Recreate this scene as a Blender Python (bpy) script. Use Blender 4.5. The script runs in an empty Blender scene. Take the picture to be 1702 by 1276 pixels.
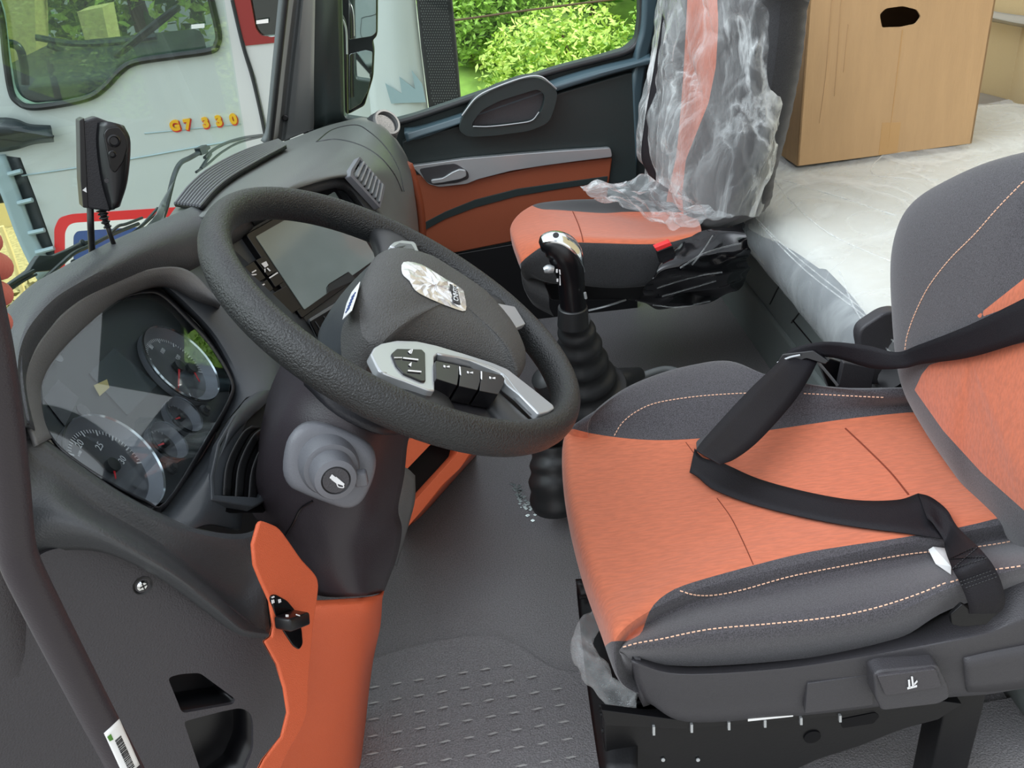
import bpy, bmesh, math, random
from mathutils import Vector, Matrix, noise
from mathutils.bvhtree import BVHTree
random.seed(7); noise.seed_set(7)
D = bpy.data; SC = bpy.context.scene; COL = SC.collection
R = math.radians
def V(*a): return Vector(a)
# ---------------------------------------------------------------- camera
# world: +X towards the rear of the cab, +Y towards the passenger door, +Z up, floor at Z = 0 (metres)
FPX, CX, CY = 1535.0, 851.0, 638.0
CAM = V(0, 0, 1.4)
_y, _p, _r = R(2.2), R(30), R(5.5)
c_f = V(math.sin(_y)*math.cos(_p), math.cos(_y)*math.cos(_p), -math.sin(_p))
_r0 = c_f.cross(V(0, 0, 1)).normalized(); _u0 = _r0.cross(c_f)
c_r = _r0*math.cos(_r) - _u0*math.sin(_r); c_u = _u0*math.cos(_r) + _r0*math.sin(_r)
cd = D.cameras.new('camera'); cam = D.objects.new('camera', cd); COL.objects.link(cam)
M = Matrix((c_r, c_u, -c_f)).transposed().to_4x4(); M.translation = CAM
cam.matrix_world = M; cd.sensor_width = 36; cd.lens = FPX/1702*36; cd.clip_start = .02; cd.clip_end = 200
SC.camera = cam
# ---------------------------------------------------------------- light
W = D.worlds.new('sky'); SC.world = W; W.use_nodes = True
nt = W.node_tree; nt.nodes.clear()
wo = nt.nodes.new('ShaderNodeOutputWorld'); bg = nt.nodes.new('ShaderNodeBackground')
tc = nt.nodes.new('ShaderNodeTexCoord'); sx = nt.nodes.new('ShaderNodeSeparateXYZ'); cr_ = nt.nodes.new('ShaderNodeValToRGB')
nt.links.new(tc.outputs['Generated'], sx.inputs[0]); nt.links.new(sx.outputs[2], cr_.inputs[0])
cr_.color_ramp.elements[0].position = 0.0; cr_.color_ramp.elements[0].color = (.40, .39, .38, 1)
cr_.color_ramp.elements[1].position = 0.9; cr_.color_ramp.elements[1].color = (.84, .91, 1.0, 1)
e = cr_.color_ramp.elements.new(.06); e.color = (.95, .98, 1, 1)
# bright part of the overcast sky, high in front of the cab on the driver's side
dn = nt.nodes.new('ShaderNodeVectorMath'); dn.operation = 'NORMALIZE'; nt.links.new(tc.outputs['Generated'], dn.inputs[0])
dt = nt.nodes.new('ShaderNodeVectorMath'); dt.operation = 'DOT_PRODUCT'; nt.links.new(dn.outputs[0], dt.inputs[0]); dt.inputs[1].default_value = V(-.62, -.28, .72).normalized()
mxm = nt.nodes.new('ShaderNodeMath'); mxm.operation = 'MAXIMUM'; mxm.inputs[1].default_value = 0; nt.links.new(dt.outputs['Value'], mxm.inputs[0])
pw = nt.nodes.new('ShaderNodeMath'); pw.operation = 'POWER'; pw.inputs[1].default_value = 14; nt.links.new(mxm.outputs[0], pw.inputs[0])
ma = nt.nodes.new('ShaderNodeMath'); ma.operation = 'MULTIPLY_ADD'; ma.inputs[1].default_value = 5.0; ma.inputs[2].default_value = 1.05; nt.links.new(pw.outputs[0], ma.inputs[0])
nt.links.new(cr_.outputs[0], bg.inputs[0]); nt.links.new(ma.outputs[0], bg.inputs[1])
nt.links.new(bg.outputs[0], wo.inputs[0])
sd = D.lights.new('sun', 'SUN'); sd.energy = 4.0; sd.angle = R(3); sd.color = (1, .96, .88)
so = D.objects.new('sun', sd); COL.objects.link(so)
so.rotation_euler = (V(-1.0, -.12, -.72)).to_track_quat('-Z', 'Y').to_euler(); so.location = (0, 0, 12)
SC.view_settings.view_transform = 'Standard'; SC.view_settings.look = 'None'
SC.view_settings.exposure = 0.47; SC.view_settings.gamma = 1
try: SC.view_settings.use_curve_mapping = False
except Exception: pass
# ---------------------------------------------------------------- placing helpers
def ray(x, y): return (c_f*FPX + c_r*(x-CX) - c_u*(y-CY)).normalized()
class PL:
    """a working plane in the cab: origin + normal; at() meets a sight line with it"""
    def __init__(s, o, n): s.o = Vector(o); s.n = Vector(n).normalized()
    def at(s, x, y, off=0.0):
        d = ray(x, y); return CAM + d*((s.o + s.n*off - CAM).dot(s.n)/d.dot(s.n))
def P(x, y, X=None, Y=None, Z=None, pl=None, off=0.0):
    if pl is not None: return pl.at(x, y, off)
    d = ray(x, y)
    if X is not None: return CAM + d*((X-CAM.x)/d.x)
    if Y is not None: return CAM + d*((Y-CAM.y)/d.y)
    return CAM + d*((Z-CAM.z)/d.z)
def PP(pts, **k): return [P(a[0], a[1], **k) for a in pts]
def proj(p):
    q = p-CAM; z = q.dot(c_f); return (CX+FPX*q.dot(c_r)/z, CY-FPX*q.dot(c_u)/z)
class Surf:
    """casts sight lines on built meshes, to lay seams, straps and marks on them"""
    def __init__(s, *objs):
        s.t = []
        for o in objs:
            me = D.meshes.new_from_object(o.evaluated_get(bpy.context.evaluated_depsgraph_get()))
            mw = wm(o)
            s.t.append(BVHTree.FromPolygons([mw @ v.co for v in me.vertices], [list(p.vertices) for p in me.polygons]))
            D.meshes.remove(me)
    def at(s, x, y, off=.002, fb=None):
        best = None; d = ray(x, y)
        for t in s.t:
            h = t.ray_cast(CAM, d)
            if h[0] is not None and (best is None or h[3] < best[3]): best = h
        if best is None: return fb if fb is not None else None
        n = best[1]; n = n if n.dot(d) < 0 else -n
        return best[0] + n*off
    def path(s, pts, off=.002, n=6, closed=False):
        out = [s.at(q[0], q[1], off) for q in cr2(pts, n, closed)]
        return [o for o in out if o is not None]
def wm(o):
    m = o.matrix_basis.copy()
    if o.parent: m = wm(o.parent) @ o.matrix_parent_inverse @ m
    return m
def cr2(pts, n=6, closed=False):
    return [(q.x, q.y) for q in crv([V(a[0], a[1], 0) for a in pts], n, closed)]
def crv(pts, n=6, closed=False):
    pts = [Vector(p) for p in pts]; N = len(pts)
    if N < 3 and not closed: return [pts[0].lerp(pts[-1], i/n) for i in range(n+1)]
    out = []
    for i in range(N if closed else N-1):
        if closed: a, b, c, d = (pts[(i+k-1) % N] for k in range(4))
        else:
            b, c = pts[i], pts[i+1]
            a = pts[i-1] if i else b*2-c
            d = pts[i+2] if i+2 < N else c*2-b
        # centripetal-ish (uniform with tension)
        for k in range(n):
            t = k/n
            out.append(.5*((2*b)+(c-a)*t+(2*a-5*b+4*c-d)*t*t+(3*b-a-3*c+d)*t**3))
    if not closed: out.append(pts[-1])
    return out
# ---------------------------------------------------------------- materials
def lin(c): return tuple((v/12.92 if v <= .04045 else ((v+.055)/1.055)**2.4) for v in [x/255 for x in c]) + (1,)
MC = {}
def mat(name, col, rough=.5, metal=0, bump=0, scale=300, spec=.5, coat=0, var=0, vscale=6, sheen=0, emit=0, alpha=1, trans=0, detail=2, tex='noise', stretch=None, speck=0):
    m = D.materials.new(name); m.use_nodes = True; MC[name] = m
    n = m.node_tree; b = n.nodes['Principled BSDF']; c = lin(col)
    b.inputs['Base Color'].default_value = c; b.inputs['Roughness'].default_value = rough
    b.inputs['Metallic'].default_value = metal; b.inputs['Specular IOR Level'].default_value = spec
    b.inputs['Coat Weight'].default_value = coat; b.inputs['Coat Roughness'].default_value = .05
    b.inputs['Sheen Weight'].default_value = sheen; b.inputs['Alpha'].default_value = alpha
    b.inputs['Transmission Weight'].default_value = trans
    if emit: b.inputs['Emission Color'].default_value = c; b.inputs['Emission Strength'].default_value = emit
    t = n.nodes.new('ShaderNodeTexCoord'); out = t.outputs['Object']
    if stretch:
        mp = n.nodes.new('ShaderNodeMapping'); mp.inputs['Scale'].default_value = stretch
        n.links.new(out, mp.inputs[0]); out = mp.outputs[0]
    if bump:
        if tex == 'voronoi':
            x = n.nodes.new('ShaderNodeTexVoronoi'); x.inputs['Scale'].default_value = scale; h = x.outputs['Distance']
        else:
            x = n.nodes.new('ShaderNodeTexNoise'); x.inputs['Scale'].default_value = scale; x.inputs['Detail'].default_value = detail; h = x.outputs['Fac']
        n.links.new(out, x.inputs['Vector'])
        bp = n.nodes.new('ShaderNodeBump'); bp.inputs['Strength'].default_value = bump; bp.inputs['Distance'].default_value = .0022
        n.links.new(h, bp.inputs['Height']); n.links.new(bp.outputs[0], b.inputs['Normal'])
    if var or speck:
        x = n.nodes.new('ShaderNodeTexNoise'); x.inputs['Scale'].default_value = speck or vscale; x.inputs['Detail'].default_value = 4
        n.links.new(out, x.inputs['Vector'])
        mr = n.nodes.new('ShaderNodeMapRange'); mr.inputs[1].default_value = .3; mr.inputs[2].default_value = .7
        mr.inputs[3].default_value = 1-var; mr.inputs[4].default_value = 1+var
        n.links.new(x.outputs['Fac'], mr.inputs[0])
        mx = n.nodes.new('ShaderNodeVectorMath'); mx.operation = 'SCALE'; mx.inputs[0].default_value = c[:3]
        n.links.new(mr.outputs[0], mx.inputs['Scale']); n.links.new(mx.outputs[0], b.inputs['Base Color'])
    return m
# two cloths on one cushion, split along a seam distance stored on the mesh ('seam' > 0 is the trim cloth)
def two_tone(name, colA, colB, rough=.85, pattern=False):
    m = mat(name, colA, rough, sheen=.25); n = m.node_tree; b = n.nodes['Principled BSDF']
    at = n.nodes.new('ShaderNodeAttribute'); at.attribute_name = 'seam'
    gt = n.nodes.new('ShaderNodeMath'); gt.operation = 'GREATER_THAN'; gt.inputs[1].default_value = 0
    n.links.new(at.outputs['Fac'], gt.inputs[0])
    t = n.nodes.new('ShaderNodeTexCoord')
    def noi(s, st=None, det=2):
        x = n.nodes.new('ShaderNodeTexNoise'); x.inputs['Scale'].default_value = s; x.inputs['Detail'].default_value = det
        if st:
            mp = n.nodes.new('ShaderNodeMapping'); mp.inputs['Scale'].default_value = st
            n.links.new(t.outputs['Object'], mp.inputs[0]); n.links.new(mp.outputs[0], x.inputs['Vector'])
        else: n.links.new(t.outputs['Object'], x.inputs['Vector'])
        return x
    def tint(col, x, a):
        mr = n.nodes.new('ShaderNodeMapRange'); mr.inputs[1].default_value = .35; mr.inputs[2].default_value = .65
        mr.inputs[3].default_value = 1-a; mr.inputs[4].default_value = 1+a; n.links.new(x.outputs['Fac'], mr.inputs[0])
        s = n.nodes.new('ShaderNodeVectorMath'); s.operation = 'SCALE'; s.inputs[0].default_value = lin(col)[:3]
        n.links.new(mr.outputs[0], s.inputs['Scale']); return s
    xa = noi(120, (.45, 2.2, 1), 3); xb = noi(620)
    a = tint(colA, xa, .10); bb = tint(colB, xb, .5)
    mx = n.nodes.new('ShaderNodeMix'); mx.data_type = 'RGBA'
    n.links.new(gt.outputs[0], mx.inputs['Factor']); n.links.new(a.outputs[0], mx.inputs['A']); n.links.new(bb.outputs[0], mx.inputs['B'])
    n.links.new(mx.outputs['Result'], b.inputs['Base Color'])
    vo = n.nodes.new('ShaderNodeTexVoronoi'); vo.inputs['Scale'].default_value = 75
    mp = n.nodes.new('ShaderNodeMapping'); mp.inputs['Scale'].default_value = (.6, 1.7, 1)
    n.links.new(t.outputs['Object'], mp.inputs[0]); n.links.new(mp.outputs[0], vo.inputs['Vector'])
    mh = n.nodes.new('ShaderNodeMix'); mh.data_type = 'FLOAT'
    n.links.new(gt.outputs[0], mh.inputs['Factor']); n.links.new(vo.outputs['Distance'], mh.inputs['A']); n.links.new(xb.outputs['Fac'], mh.inputs['B'])
    bp = n.nodes.new('ShaderNodeBump'); bp.inputs['Strength'].default_value = .35; bp.inputs['Distance'].default_value = .0012
    n.links.new(mh.outputs['Result'], bp.inputs['Height']); n.links.new(bp.outputs[0], b.inputs['Normal'])
    return m
def film(name, col=(235, 240, 240), milk=.25, rough=.18, crease=1.0, sc=9, lw=.6):
    """clear crumpled plastic film: mostly see-through, glossy, faintly milky, fold highlights painted in as white lines"""
    m = D.materials.new(name); m.use_nodes = True; MC[name] = m; n = m.node_tree; n.nodes.clear()
    o = n.nodes.new('ShaderNodeOutputMaterial'); tr = n.nodes.new('ShaderNodeBsdfTransparent')
    pr = n.nodes.new('ShaderNodeBsdfPrincipled'); pr.inputs['Base Color'].default_value = lin(col); pr.inputs['Roughness'].default_value = rough
    pr.inputs['Specular IOR Level'].default_value = 1.0
    tc = n.nodes.new('ShaderNodeTexCoord'); mp = n.nodes.new('ShaderNodeMapping'); mp.inputs['Scale'].default_value = (1, 1, .55)
    n.links.new(tc.outputs['Object'], mp.inputs[0])
    def nz_(s, d, dist):
        z = n.nodes.new('ShaderNodeTexNoise'); z.inputs['Scale'].default_value = s; z.inputs['Detail'].default_value = d; z.inputs['Distortion'].default_value = dist
        n.links.new(mp.outputs[0], z.inputs['Vector']); return z
    def mth(op, a, b, c=None, cl=False):
        q = n.nodes.new('ShaderNodeMath'); q.operation = op; q.use_clamp = cl
        for k, v in enumerate((a, b, c)):
            if v is None: continue
            if isinstance(v, (int, float)): q.inputs[k].default_value = v
            else: n.links.new(v, q.inputs[k])
        return q.outputs[0]
    n1 = nz_(sc, 5, 1.5); n2 = nz_(sc*2.3, 3, 1.0); n3 = nz_(sc*.6, 2, .5)
    # highlights painted on the creases: thin white lines where a noise crosses its middle
    l1 = mth('SUBTRACT', 1, mth('MULTIPLY', mth('ABSOLUTE', mth('SUBTRACT', n1.outputs['Fac'], .5), None), 22), None, True)
    l2 = mth('SUBTRACT', 1, mth('MULTIPLY', mth('ABSOLUTE', mth('SUBTRACT', n2.outputs['Fac'], .5), None), 16), None, True)
    bp = n.nodes.new('ShaderNodeBump'); bp.inputs['Strength'].default_value = .9*crease; bp.inputs['Distance'].default_value = .014
    n.links.new(mth('ADD', mth('MULTIPLY', mth('ABSOLUTE', mth('SUBTRACT', n1.outputs['Fac'], .5), None), 2.5), mth('ABSOLUTE', mth('SUBTRACT', n2.outputs['Fac'], .5), None)), bp.inputs['Height']); n.links.new(bp.outputs[0], pr.inputs['Normal'])
    fr = n.nodes.new('ShaderNodeLayerWeight'); fr.inputs['Blend'].default_value = .3; n.links.new(bp.outputs[0], fr.inputs['Normal'])
    patch = mth('MULTIPLY_ADD', n3.outputs['Fac'], 3.2, -1.2, True)
    lines = mth('MULTIPLY', mth('ADD', mth('MULTIPLY', l1, lw), mth('MULTIPLY', l2, lw*.4)), patch)
    f = mth('ADD', mth('MULTIPLY_ADD', fr.outputs['Facing'], .40, milk), lines, None, True)
    f = mth('MINIMUM', f, .92)
    mx = n.nodes.new('ShaderNodeMixShader'); n.links.new(f, mx.inputs[0]); n.links.new(tr.outputs[0], mx.inputs[1]); n.links.new(pr.outputs[0], mx.inputs[2])
    n.links.new(mx.outputs[0], o.inputs[0]); return m
def glass(name, tint=(255, 255, 255), refl=.06, rough=.0, k=.3):
    m = D.materials.new(name); m.use_nodes = True; MC[name] = m; n = m.node_tree; n.nodes.clear()
    o = n.nodes.new('ShaderNodeOutputMaterial'); tr = n.nodes.new('ShaderNodeBsdfTransparent'); tr.inputs[0].default_value = lin(tint)
    gl = n.nodes.new('ShaderNodeBsdfGlossy'); gl.inputs['Roughness'].default_value = rough
    lw = n.nodes.new('ShaderNodeLayerWeight'); lw.inputs['Blend'].default_value = .3
    ad = n.nodes.new('ShaderNodeMath'); ad.operation = 'MULTIPLY_ADD'; ad.inputs[1].default_value = k; ad.inputs[2].default_value = refl; ad.use_clamp = True
    n.links.new(lw.outputs['Fresnel'], ad.inputs[0])
    mx = n.nodes.new('ShaderNodeMixShader'); n.links.new(ad.outputs[0], mx.inputs[0]); n.links.new(tr.outputs[0], mx.inputs[1]); n.links.new(gl.outputs[0], mx.inputs[2])
    n.links.new(mx.outputs[0], o.inputs[0]); return m
mat('dash', (66, 68, 70), .42, bump=.35, scale=420, spec=.45)
mat('dash_smooth', (62, 66, 70), .38, bump=.12, scale=700, spec=.45)
mat('dash_dark', (38, 38, 42), .42, bump=.2, scale=500, spec=.4)
mat('shroud', (52, 47, 51), .38, bump=.15, scale=600, spec=.4)
mat('bezel', (104, 104, 104), .5, bump=.3, scale=500)
mat('leather', (36, 37, 37), .38, bump=.9, scale=430, detail=2, spec=.5, speck=430, var=.25)
mat('hubskin', (70, 70, 69), .55, bump=.8, scale=520, detail=2, speck=700, var=.22)
mat('foil', (225, 225, 225), .3, metal=.7, bump=1.0, scale=60, detail=5)
mat('dash_skylit', (96, 99, 96), .4, bump=.25, scale=420, spec=.5)  # dash plastic lightened, the sky's reflection is put into the colour
mat('black', (14, 14, 17), .3, spec=.5)
mat('gloss', (12, 12, 14), .08, spec=.5)
mat('rubber', (38, 39, 40), .42, spec=.45)
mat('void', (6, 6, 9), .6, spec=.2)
mat('orange', (206, 96, 60), .45, bump=.4, scale=900, spec=.35)
mat('orange_door', (150, 76, 48), .55, bump=.3, scale=500)
mat('silver', (186, 190, 192), .3, metal=.55, spec=.5)
mat('chrome', (225, 228, 228), .12, metal=1)
mat('white', (235, 236, 234), .5)
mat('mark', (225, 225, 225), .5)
mat('red', (222, 48, 50), .4)
mat('needle', (230, 40, 52), .35)
mat('door_dark', (40, 50, 50), .45, bump=.2, scale=500)
mat('door_rail', (72, 92, 100), .28, spec=.6)
mat('pillar', (98, 102, 103), .5, bump=.2, scale=500)
mat('floor_mat', (126, 124, 125), .42, bump=1.0, scale=300, detail=2, spec=.55, speck=330, var=.32)
mat('stud', (170, 168, 166), .35, bump=.3, scale=300)
mat('kick', (62, 60, 63), .5, bump=.5, scale=520)
mat('pod', (104, 105, 110), .42, bump=.15, scale=500)
mat('belt', (22, 20, 25), .55, bump=.5, scale=900, spec=.3)
mat('stitch', (236, 190, 160), .7)
mat('seam', (120, 50, 28), .8)
mat('metal_black', (11, 11, 13), .42, bump=.1, scale=200, spec=.35)
mat('seat_plastic', (58, 57, 60), .45, bump=.35, scale=600)
mat('card', (186, 152, 112), .85, bump=.2, scale=60, var=.05, vscale=12, stretch=(3, 3, .4))
mat('card_in', (30, 18, 10), .9)
mat('tape', (186, 146, 96), .3)
mat('mattress', (200, 200, 190), .8, bump=.4, scale=40)
mat('mattress_side', (70, 78, 84), .8)
mat('beige', (196, 178, 138), .8, bump=.3, scale=300)
mat('grey_cloth', (140, 134, 124), .85, bump=.4, scale=500)
mat('riser', (112, 120, 118), .55, bump=.4, scale=400)
mat('truck', (188, 196, 194), .3, spec=.5, coat=.4, var=.04, vscale=1.5)
mat('truck_dark', (36, 44, 48), .35)
mat('truck_blue', (150, 172, 178), .35)
mat('maroon', (132, 40, 36), .4)
mat('gold', (236, 180, 40), .3, metal=.3)
mat('blue', (60, 84, 140), .5)
mat('skin', (198, 108, 94), .5, bump=.2, scale=300)
mat('nail', (240, 160, 150), .3)
mat('lcd', (58, 66, 68), .2)
mat('screen', (120, 132, 130), .12, spec=.6, coat=.6)
mat('cluster', (44, 48, 50), .3, spec=.4)
mat('dial', (30, 30, 32), .5)
mat('dial_rim', (134, 134, 138), .35, metal=.3)
mat('yellow', (214, 196, 130), .6)
mat('tree', (78, 120, 40), .8, var=.5, vscale=3)
mat('leaf1', (196, 222, 104), .55, var=.3, vscale=40)
mat('leaf2', (148, 188, 72), .55, var=.3, vscale=40)
mat('leaf3', (70, 120, 40), .6, var=.3, vscale=40)
mat('grass', (170, 158, 104), .9, var=.3, vscale=30)
mat('hill', (150, 184, 84), .9, var=.45, vscale=5)
mat('ground', (140, 138, 134), .95, var=.15, vscale=8)
mat('mesh_black', (30, 32, 34), .5)
mat('wood', (90, 70, 50), .8)
two_tone('seat_cloth', (194, 105, 72), (64, 62, 66))
two_tone('pseat_cloth', (190, 98, 64), (36, 36, 38))
film('film', milk=.05, rough=.12, sc=5, lw=.55); film('film_bed', milk=.14, rough=.25, sc=2.2, crease=.5, lw=.22)
glass('glass', (246, 252, 250), .01, k=.10); glass('lens', (236, 240, 242), .02, k=.10); glass('truck_glass', (196, 214, 208), .10)
# ---------------------------------------------------------------- building helpers
def mk(name, vs, fs, m, parent=None, smooth=True, bev=0, sub=0, solid=0, soff=0, mats=None, mi=None, seg=2, ang=35):
    me = D.meshes.new(name); me.from_pydata([tuple(v) for v in vs], [], fs)
    for q in ([m] if mats is None else mats): me.materials.append(MC[q])
    if mi: me.polygons.foreach_set('material_index', mi)
    bm = bmesh.new(); bm.from_mesh(me); bmesh.ops.remove_doubles(bm, verts=bm.verts, dist=1e-6)
    bmesh.ops.recalc_face_normals(bm, faces=bm.faces); bm.to_mesh(me); bm.free()
    me.polygons.foreach_set('use_smooth', [smooth]*len(me.polygons))
    o = D.objects.new(name, me); COL.objects.link(o)
    if solid:
        s = o.modifiers.new('solid', 'SOLIDIFY'); s.thickness = solid; s.offset = soff
    if bev:
        b = o.modifiers.new('bevel', 'BEVEL'); b.width = bev; b.segments = seg; b.limit_method = 'ANGLE'; b.angle_limit = R(ang); b.harden_normals = False
    if sub:
        s = o.modifiers.new('sub', 'SUBSURF'); s.levels = sub; s.render_levels = sub
    if smooth and not sub:
        bm = bmesh.new(); bm.from_mesh(me)
        for e in bm.edges:
            if len(e.link_faces) == 2 and e.calc_face_angle(0) > R(38) and not bev: e.smooth = False
        bm.to_mesh(me); bm.free()
    put(o, parent); return o
def put(o, parent):
    if parent is not None:
        o.parent = parent; o.matrix_parent_inverse = wm(parent).inverted()
def thing(name, label, cat, loc=(0, 0, 0), group=None):
    o = D.objects.new(name, None); COL.objects.link(o); o.location = loc; o.empty_display_size = .05
    o['label'] = label; o['category'] = cat
    if group: o['group'] = group
    bpy.context.view_layer.update(); return o
def tag(o, label, cat=None, group=None, kind=None):
    if label: o['label'] = label
    if cat: o['category'] = cat
    if group: o['group'] = group
    if kind: o['kind'] = kind
    return o
def struct(o): o['kind'] = 'structure'; return o
def pnorm(pts):
    n = V(0, 0, 0)
    for i in range(len(pts)):
        a, b = pts[i], pts[(i+1) % len(pts)]
        n += V((a.y-b.y)*(a.z+b.z), (a.z-b.z)*(a.x+b.x), (a.x-b.x)*(a.y+b.y))
    return n.normalized()
def plate(name, outline, thick, m, parent=None, holes=(), bev=.002, seg=2, n=None, smooth=True):
    """flat or gently curved plate of real thickness with holes; its face is the outline, its depth goes away from the camera"""
    outline = [Vector(p) for p in outline]
    nn = n.normalized() if n is not None else pnorm(outline)
    if n is None and nn.dot(CAM-outline[0]) < 0: nn = -nn
    vec = -nn*thick
    bm = bmesh.new(); loops = []
    for L in [outline]+[list(h) for h in holes]:
        vs = [bm.verts.new(p) for p in L]
        for i in range(len(vs)): bm.edges.new((vs[i], vs[(i+1) % len(vs)]))
        loops.append(vs)
    if holes: bmesh.ops.triangle_fill(bm, use_beauty=True, edges=bm.edges[:], normal=nn)
    else: bm.faces.new(loops[0])
    ff = bm.faces[:]
    r = bmesh.ops.extrude_face_region(bm, geom=ff)
    bmesh.ops.translate(bm, vec=vec, verts=[g for g in r['geom'] if isinstance(g, bmesh.types.BMVert)])
    bmesh.ops.recalc_face_normals(bm, faces=bm.faces)
    me = D.meshes.new(name); bm.to_mesh(me); bm.free(); me.materials.append(MC[m])
    me.polygons.foreach_set('use_smooth', [smooth and bev > 0]*len(me.polygons))
    o = D.objects.new(name, me); COL.objects.link(o)
    if bev:
        b = o.modifiers.new('bevel', 'BEVEL'); b.width = bev; b.segments = seg; b.limit_method = 'ANGLE'; b.angle_limit = R(50); b.harden_normals = True
    put(o, parent); return o
def grid(name, rows, m, parent=None, ru=4, rv=4, solid=.004, closed=False, sub=0, fn=None, mats=None, soff=-1):
    rows = [crv(r, ru, closed) for r in rows]
    n = len(rows[0]); cols = [crv([r[j] for r in rows], rv) for j in range(n)]
    k = len(cols[0]); vs = [cols[j][i] for i in range(k) for j in range(n)]
    if fn: vs = [fn(Vector(v)) for v in vs]
    fs = []
    for i in range(k-1):
        for j in range(n if closed else n-1):
            j2 = (j+1) % n; fs.append((i*n+j, i*n+j2, (i+1)*n+j2, (i+1)*n+j))
    # face the sheet to the camera so the thickness goes behind it
    o = mk(name, vs, fs, m, parent, True, sub=sub, mats=mats)
    me = o.data; s = 0; me.update()
    for p in me.polygons: s += p.normal.dot((CAM-p.center).normalized())*p.area
    if s < 0: me.flip_normals()
    if solid:
        q = o.modifiers.new('solid', 'SOLIDIFY'); q.thickness = solid; q.offset = soff
    return o
def pad(name, outline, m, parent=None, h=.03, thick=.05, n=None, rings=6, k=2.2, inset=.5, centre=None, mats=None):
    """pillow-like shape: rounded rim, domed face, flat back"""
    pts = [Vector(p) for p in outline]; N = len(pts)
    nn = n.normalized() if n is not None else pnorm(pts)
    if nn.dot(CAM-pts[0]) < 0 and n is None: nn = -nn
    c = centre if centre is not None else sum(pts, V(0, 0, 0))/N
    vs = []; fs = []
    prof = [(1.0, -thick), (1.0, -thick*.35)]
    for i in range(rings):
        t = (i+1)/rings; prof.append((1-inset*t**1.3*1.0 if i < rings-1 else 1-inset, h*(1-(1-t)**k)))
    prof.insert(2, (1.0, 0))
    prof += [(.33*(1-inset)*1.5, h*1.04)]
    for f, hh in prof:
        for p in pts: vs.append(c+(p-c)*f+nn*hh)
    L = len(prof)
    for i in range(L-1):
        for j in range(N): fs.append((i*N+j, i*N+(j+1) % N, (i+1)*N+(j+1) % N, (i+1)*N+j))
    fs.append(tuple(range((L-1)*N, L*N))); fs.append(tuple(range(N-1, -1, -1)))
    return mk(name, vs, fs, m, parent, True, mats=mats)
def frame_of(t):
    t = t.normalized(); a = V(0, 0, 1) if abs(t.z) < .9 else V(1, 0, 0)
    u = a.cross(t).normalized(); return u, t.cross(u)
def tube(name, pts, r, m, parent=None, n=12, sm=6, closed=False, cap=True, flat=1.0, up=None):
    pts = [Vector(p) for p in pts]; rr = r if isinstance(r, (list, tuple)) else [r]*len(pts)
    q = crv([V(*p) for p in pts], sm, closed) if sm > 1 else pts
    rs = [v.x for v in crv([V(a, 0, 0) for a in rr], sm, closed)] if sm > 1 else rr
    N = len(q); vs = []; fs = []; u = None
    for i in range(N):
        t = (q[(i+1) % N]-q[i-1]) if closed else (q[min(i+1, N-1)]-q[max(i-1, 0)])
        if t.length < 1e-9: t = V(0, 0, 1)
        t.normalize()
        if up is not None: u = Vector(up)-t*t.dot(Vector(up)); u.normalize()
        elif u is None: u = frame_of(t)[0]
        else: u = (u-t*u.dot(t)).normalized()
        w = t.cross(u)
        for k in range(n):
            a = 2*math.pi*k/n; vs.append(q[i]+(u*math.cos(a)*flat+w*math.sin(a))*max(rs[i], 1e-5))
    for i in range(N if closed else N-1):
        for k in range(n):
            a, b = i, (i+1) % N; fs.append((a*n+k, a*n+(k+1) % n, b*n+(k+1) % n, b*n+k))
    if cap and not closed: fs.append(tuple(range(n-1, -1, -1))); fs.append(tuple(range((N-1)*n, N*n)))
    return mk(name, vs, fs, m, parent)
def lathe(name, o, ax, prof, m, parent=None, n=40, close=False, squash=None):
    ax = Vector(ax).normalized(); u, w = frame_of(ax); vs = []; fs = []; L = len(prof)
    for r, h in prof:
        for k in range(n):
            a = 2*math.pi*k/n; vs.append(Vector(o)+ax*h+(u*math.cos(a)+w*math.sin(a))*max(r, 1e-5))
    for i in range(L if close else L-1):
        for k in range(n): a, b = i, (i+1) % L; fs.append((a*n+k, a*n+(k+1) % n, b*n+(k+1) % n, b*n+k))
    if not close: fs.append(tuple(range(n-1, -1, -1))); fs.append(tuple(range((L-1)*n, L*n)))
    return mk(name, vs, fs, m, parent)
def box(name, c, ex, ey, ez, m, parent=None, bev=.003, seg=2):
    """c centre, ex ey ez half-extent vectors"""
    c = Vector(c); ex, ey, ez = Vector(ex), Vector(ey), Vector(ez)
    vs = [c+ex*a+ey*b+ez*d for a in (-1, 1) for b in (-1, 1) for d in (-1, 1)]
    fs = [(0, 1, 3, 2), (4, 6, 7, 5), (0, 4, 5, 1), (2, 3, 7, 6), (0, 2, 6, 4), (1, 5, 7, 3)]
    return mk(name, vs, fs, m, parent, bev > 0, bev=bev, seg=seg)
def abox(name, x0, x1, y0, y1, z0, z1, m, parent=None, bev=.003, seg=2):
    return box(name, ((x0+x1)/2, (y0+y1)/2, (z0+z1)/2), ((x1-x0)/2, 0, 0), (0, (y1-y0)/2, 0), (0, 0, (z1-z0)/2), m, parent, bev, seg)
def strap(name, L, Rr, m, parent=None, th=.0016, n=8, rows=5):
    a = crv(L, n); b = crv(Rr, n); vs = []; fs = []
    for p, q in zip(a, b):
        for k in range(rows): vs.append(p.lerp(q, k/(rows-1)))
    for i in range(len(a)-1):
        for k in range(rows-1): fs.append((i*rows+k, i*rows+k+1, (i+1)*rows+k+1, (i+1)*rows+k))
    return mk(name, vs, fs, m, parent, True, solid=th)
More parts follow.
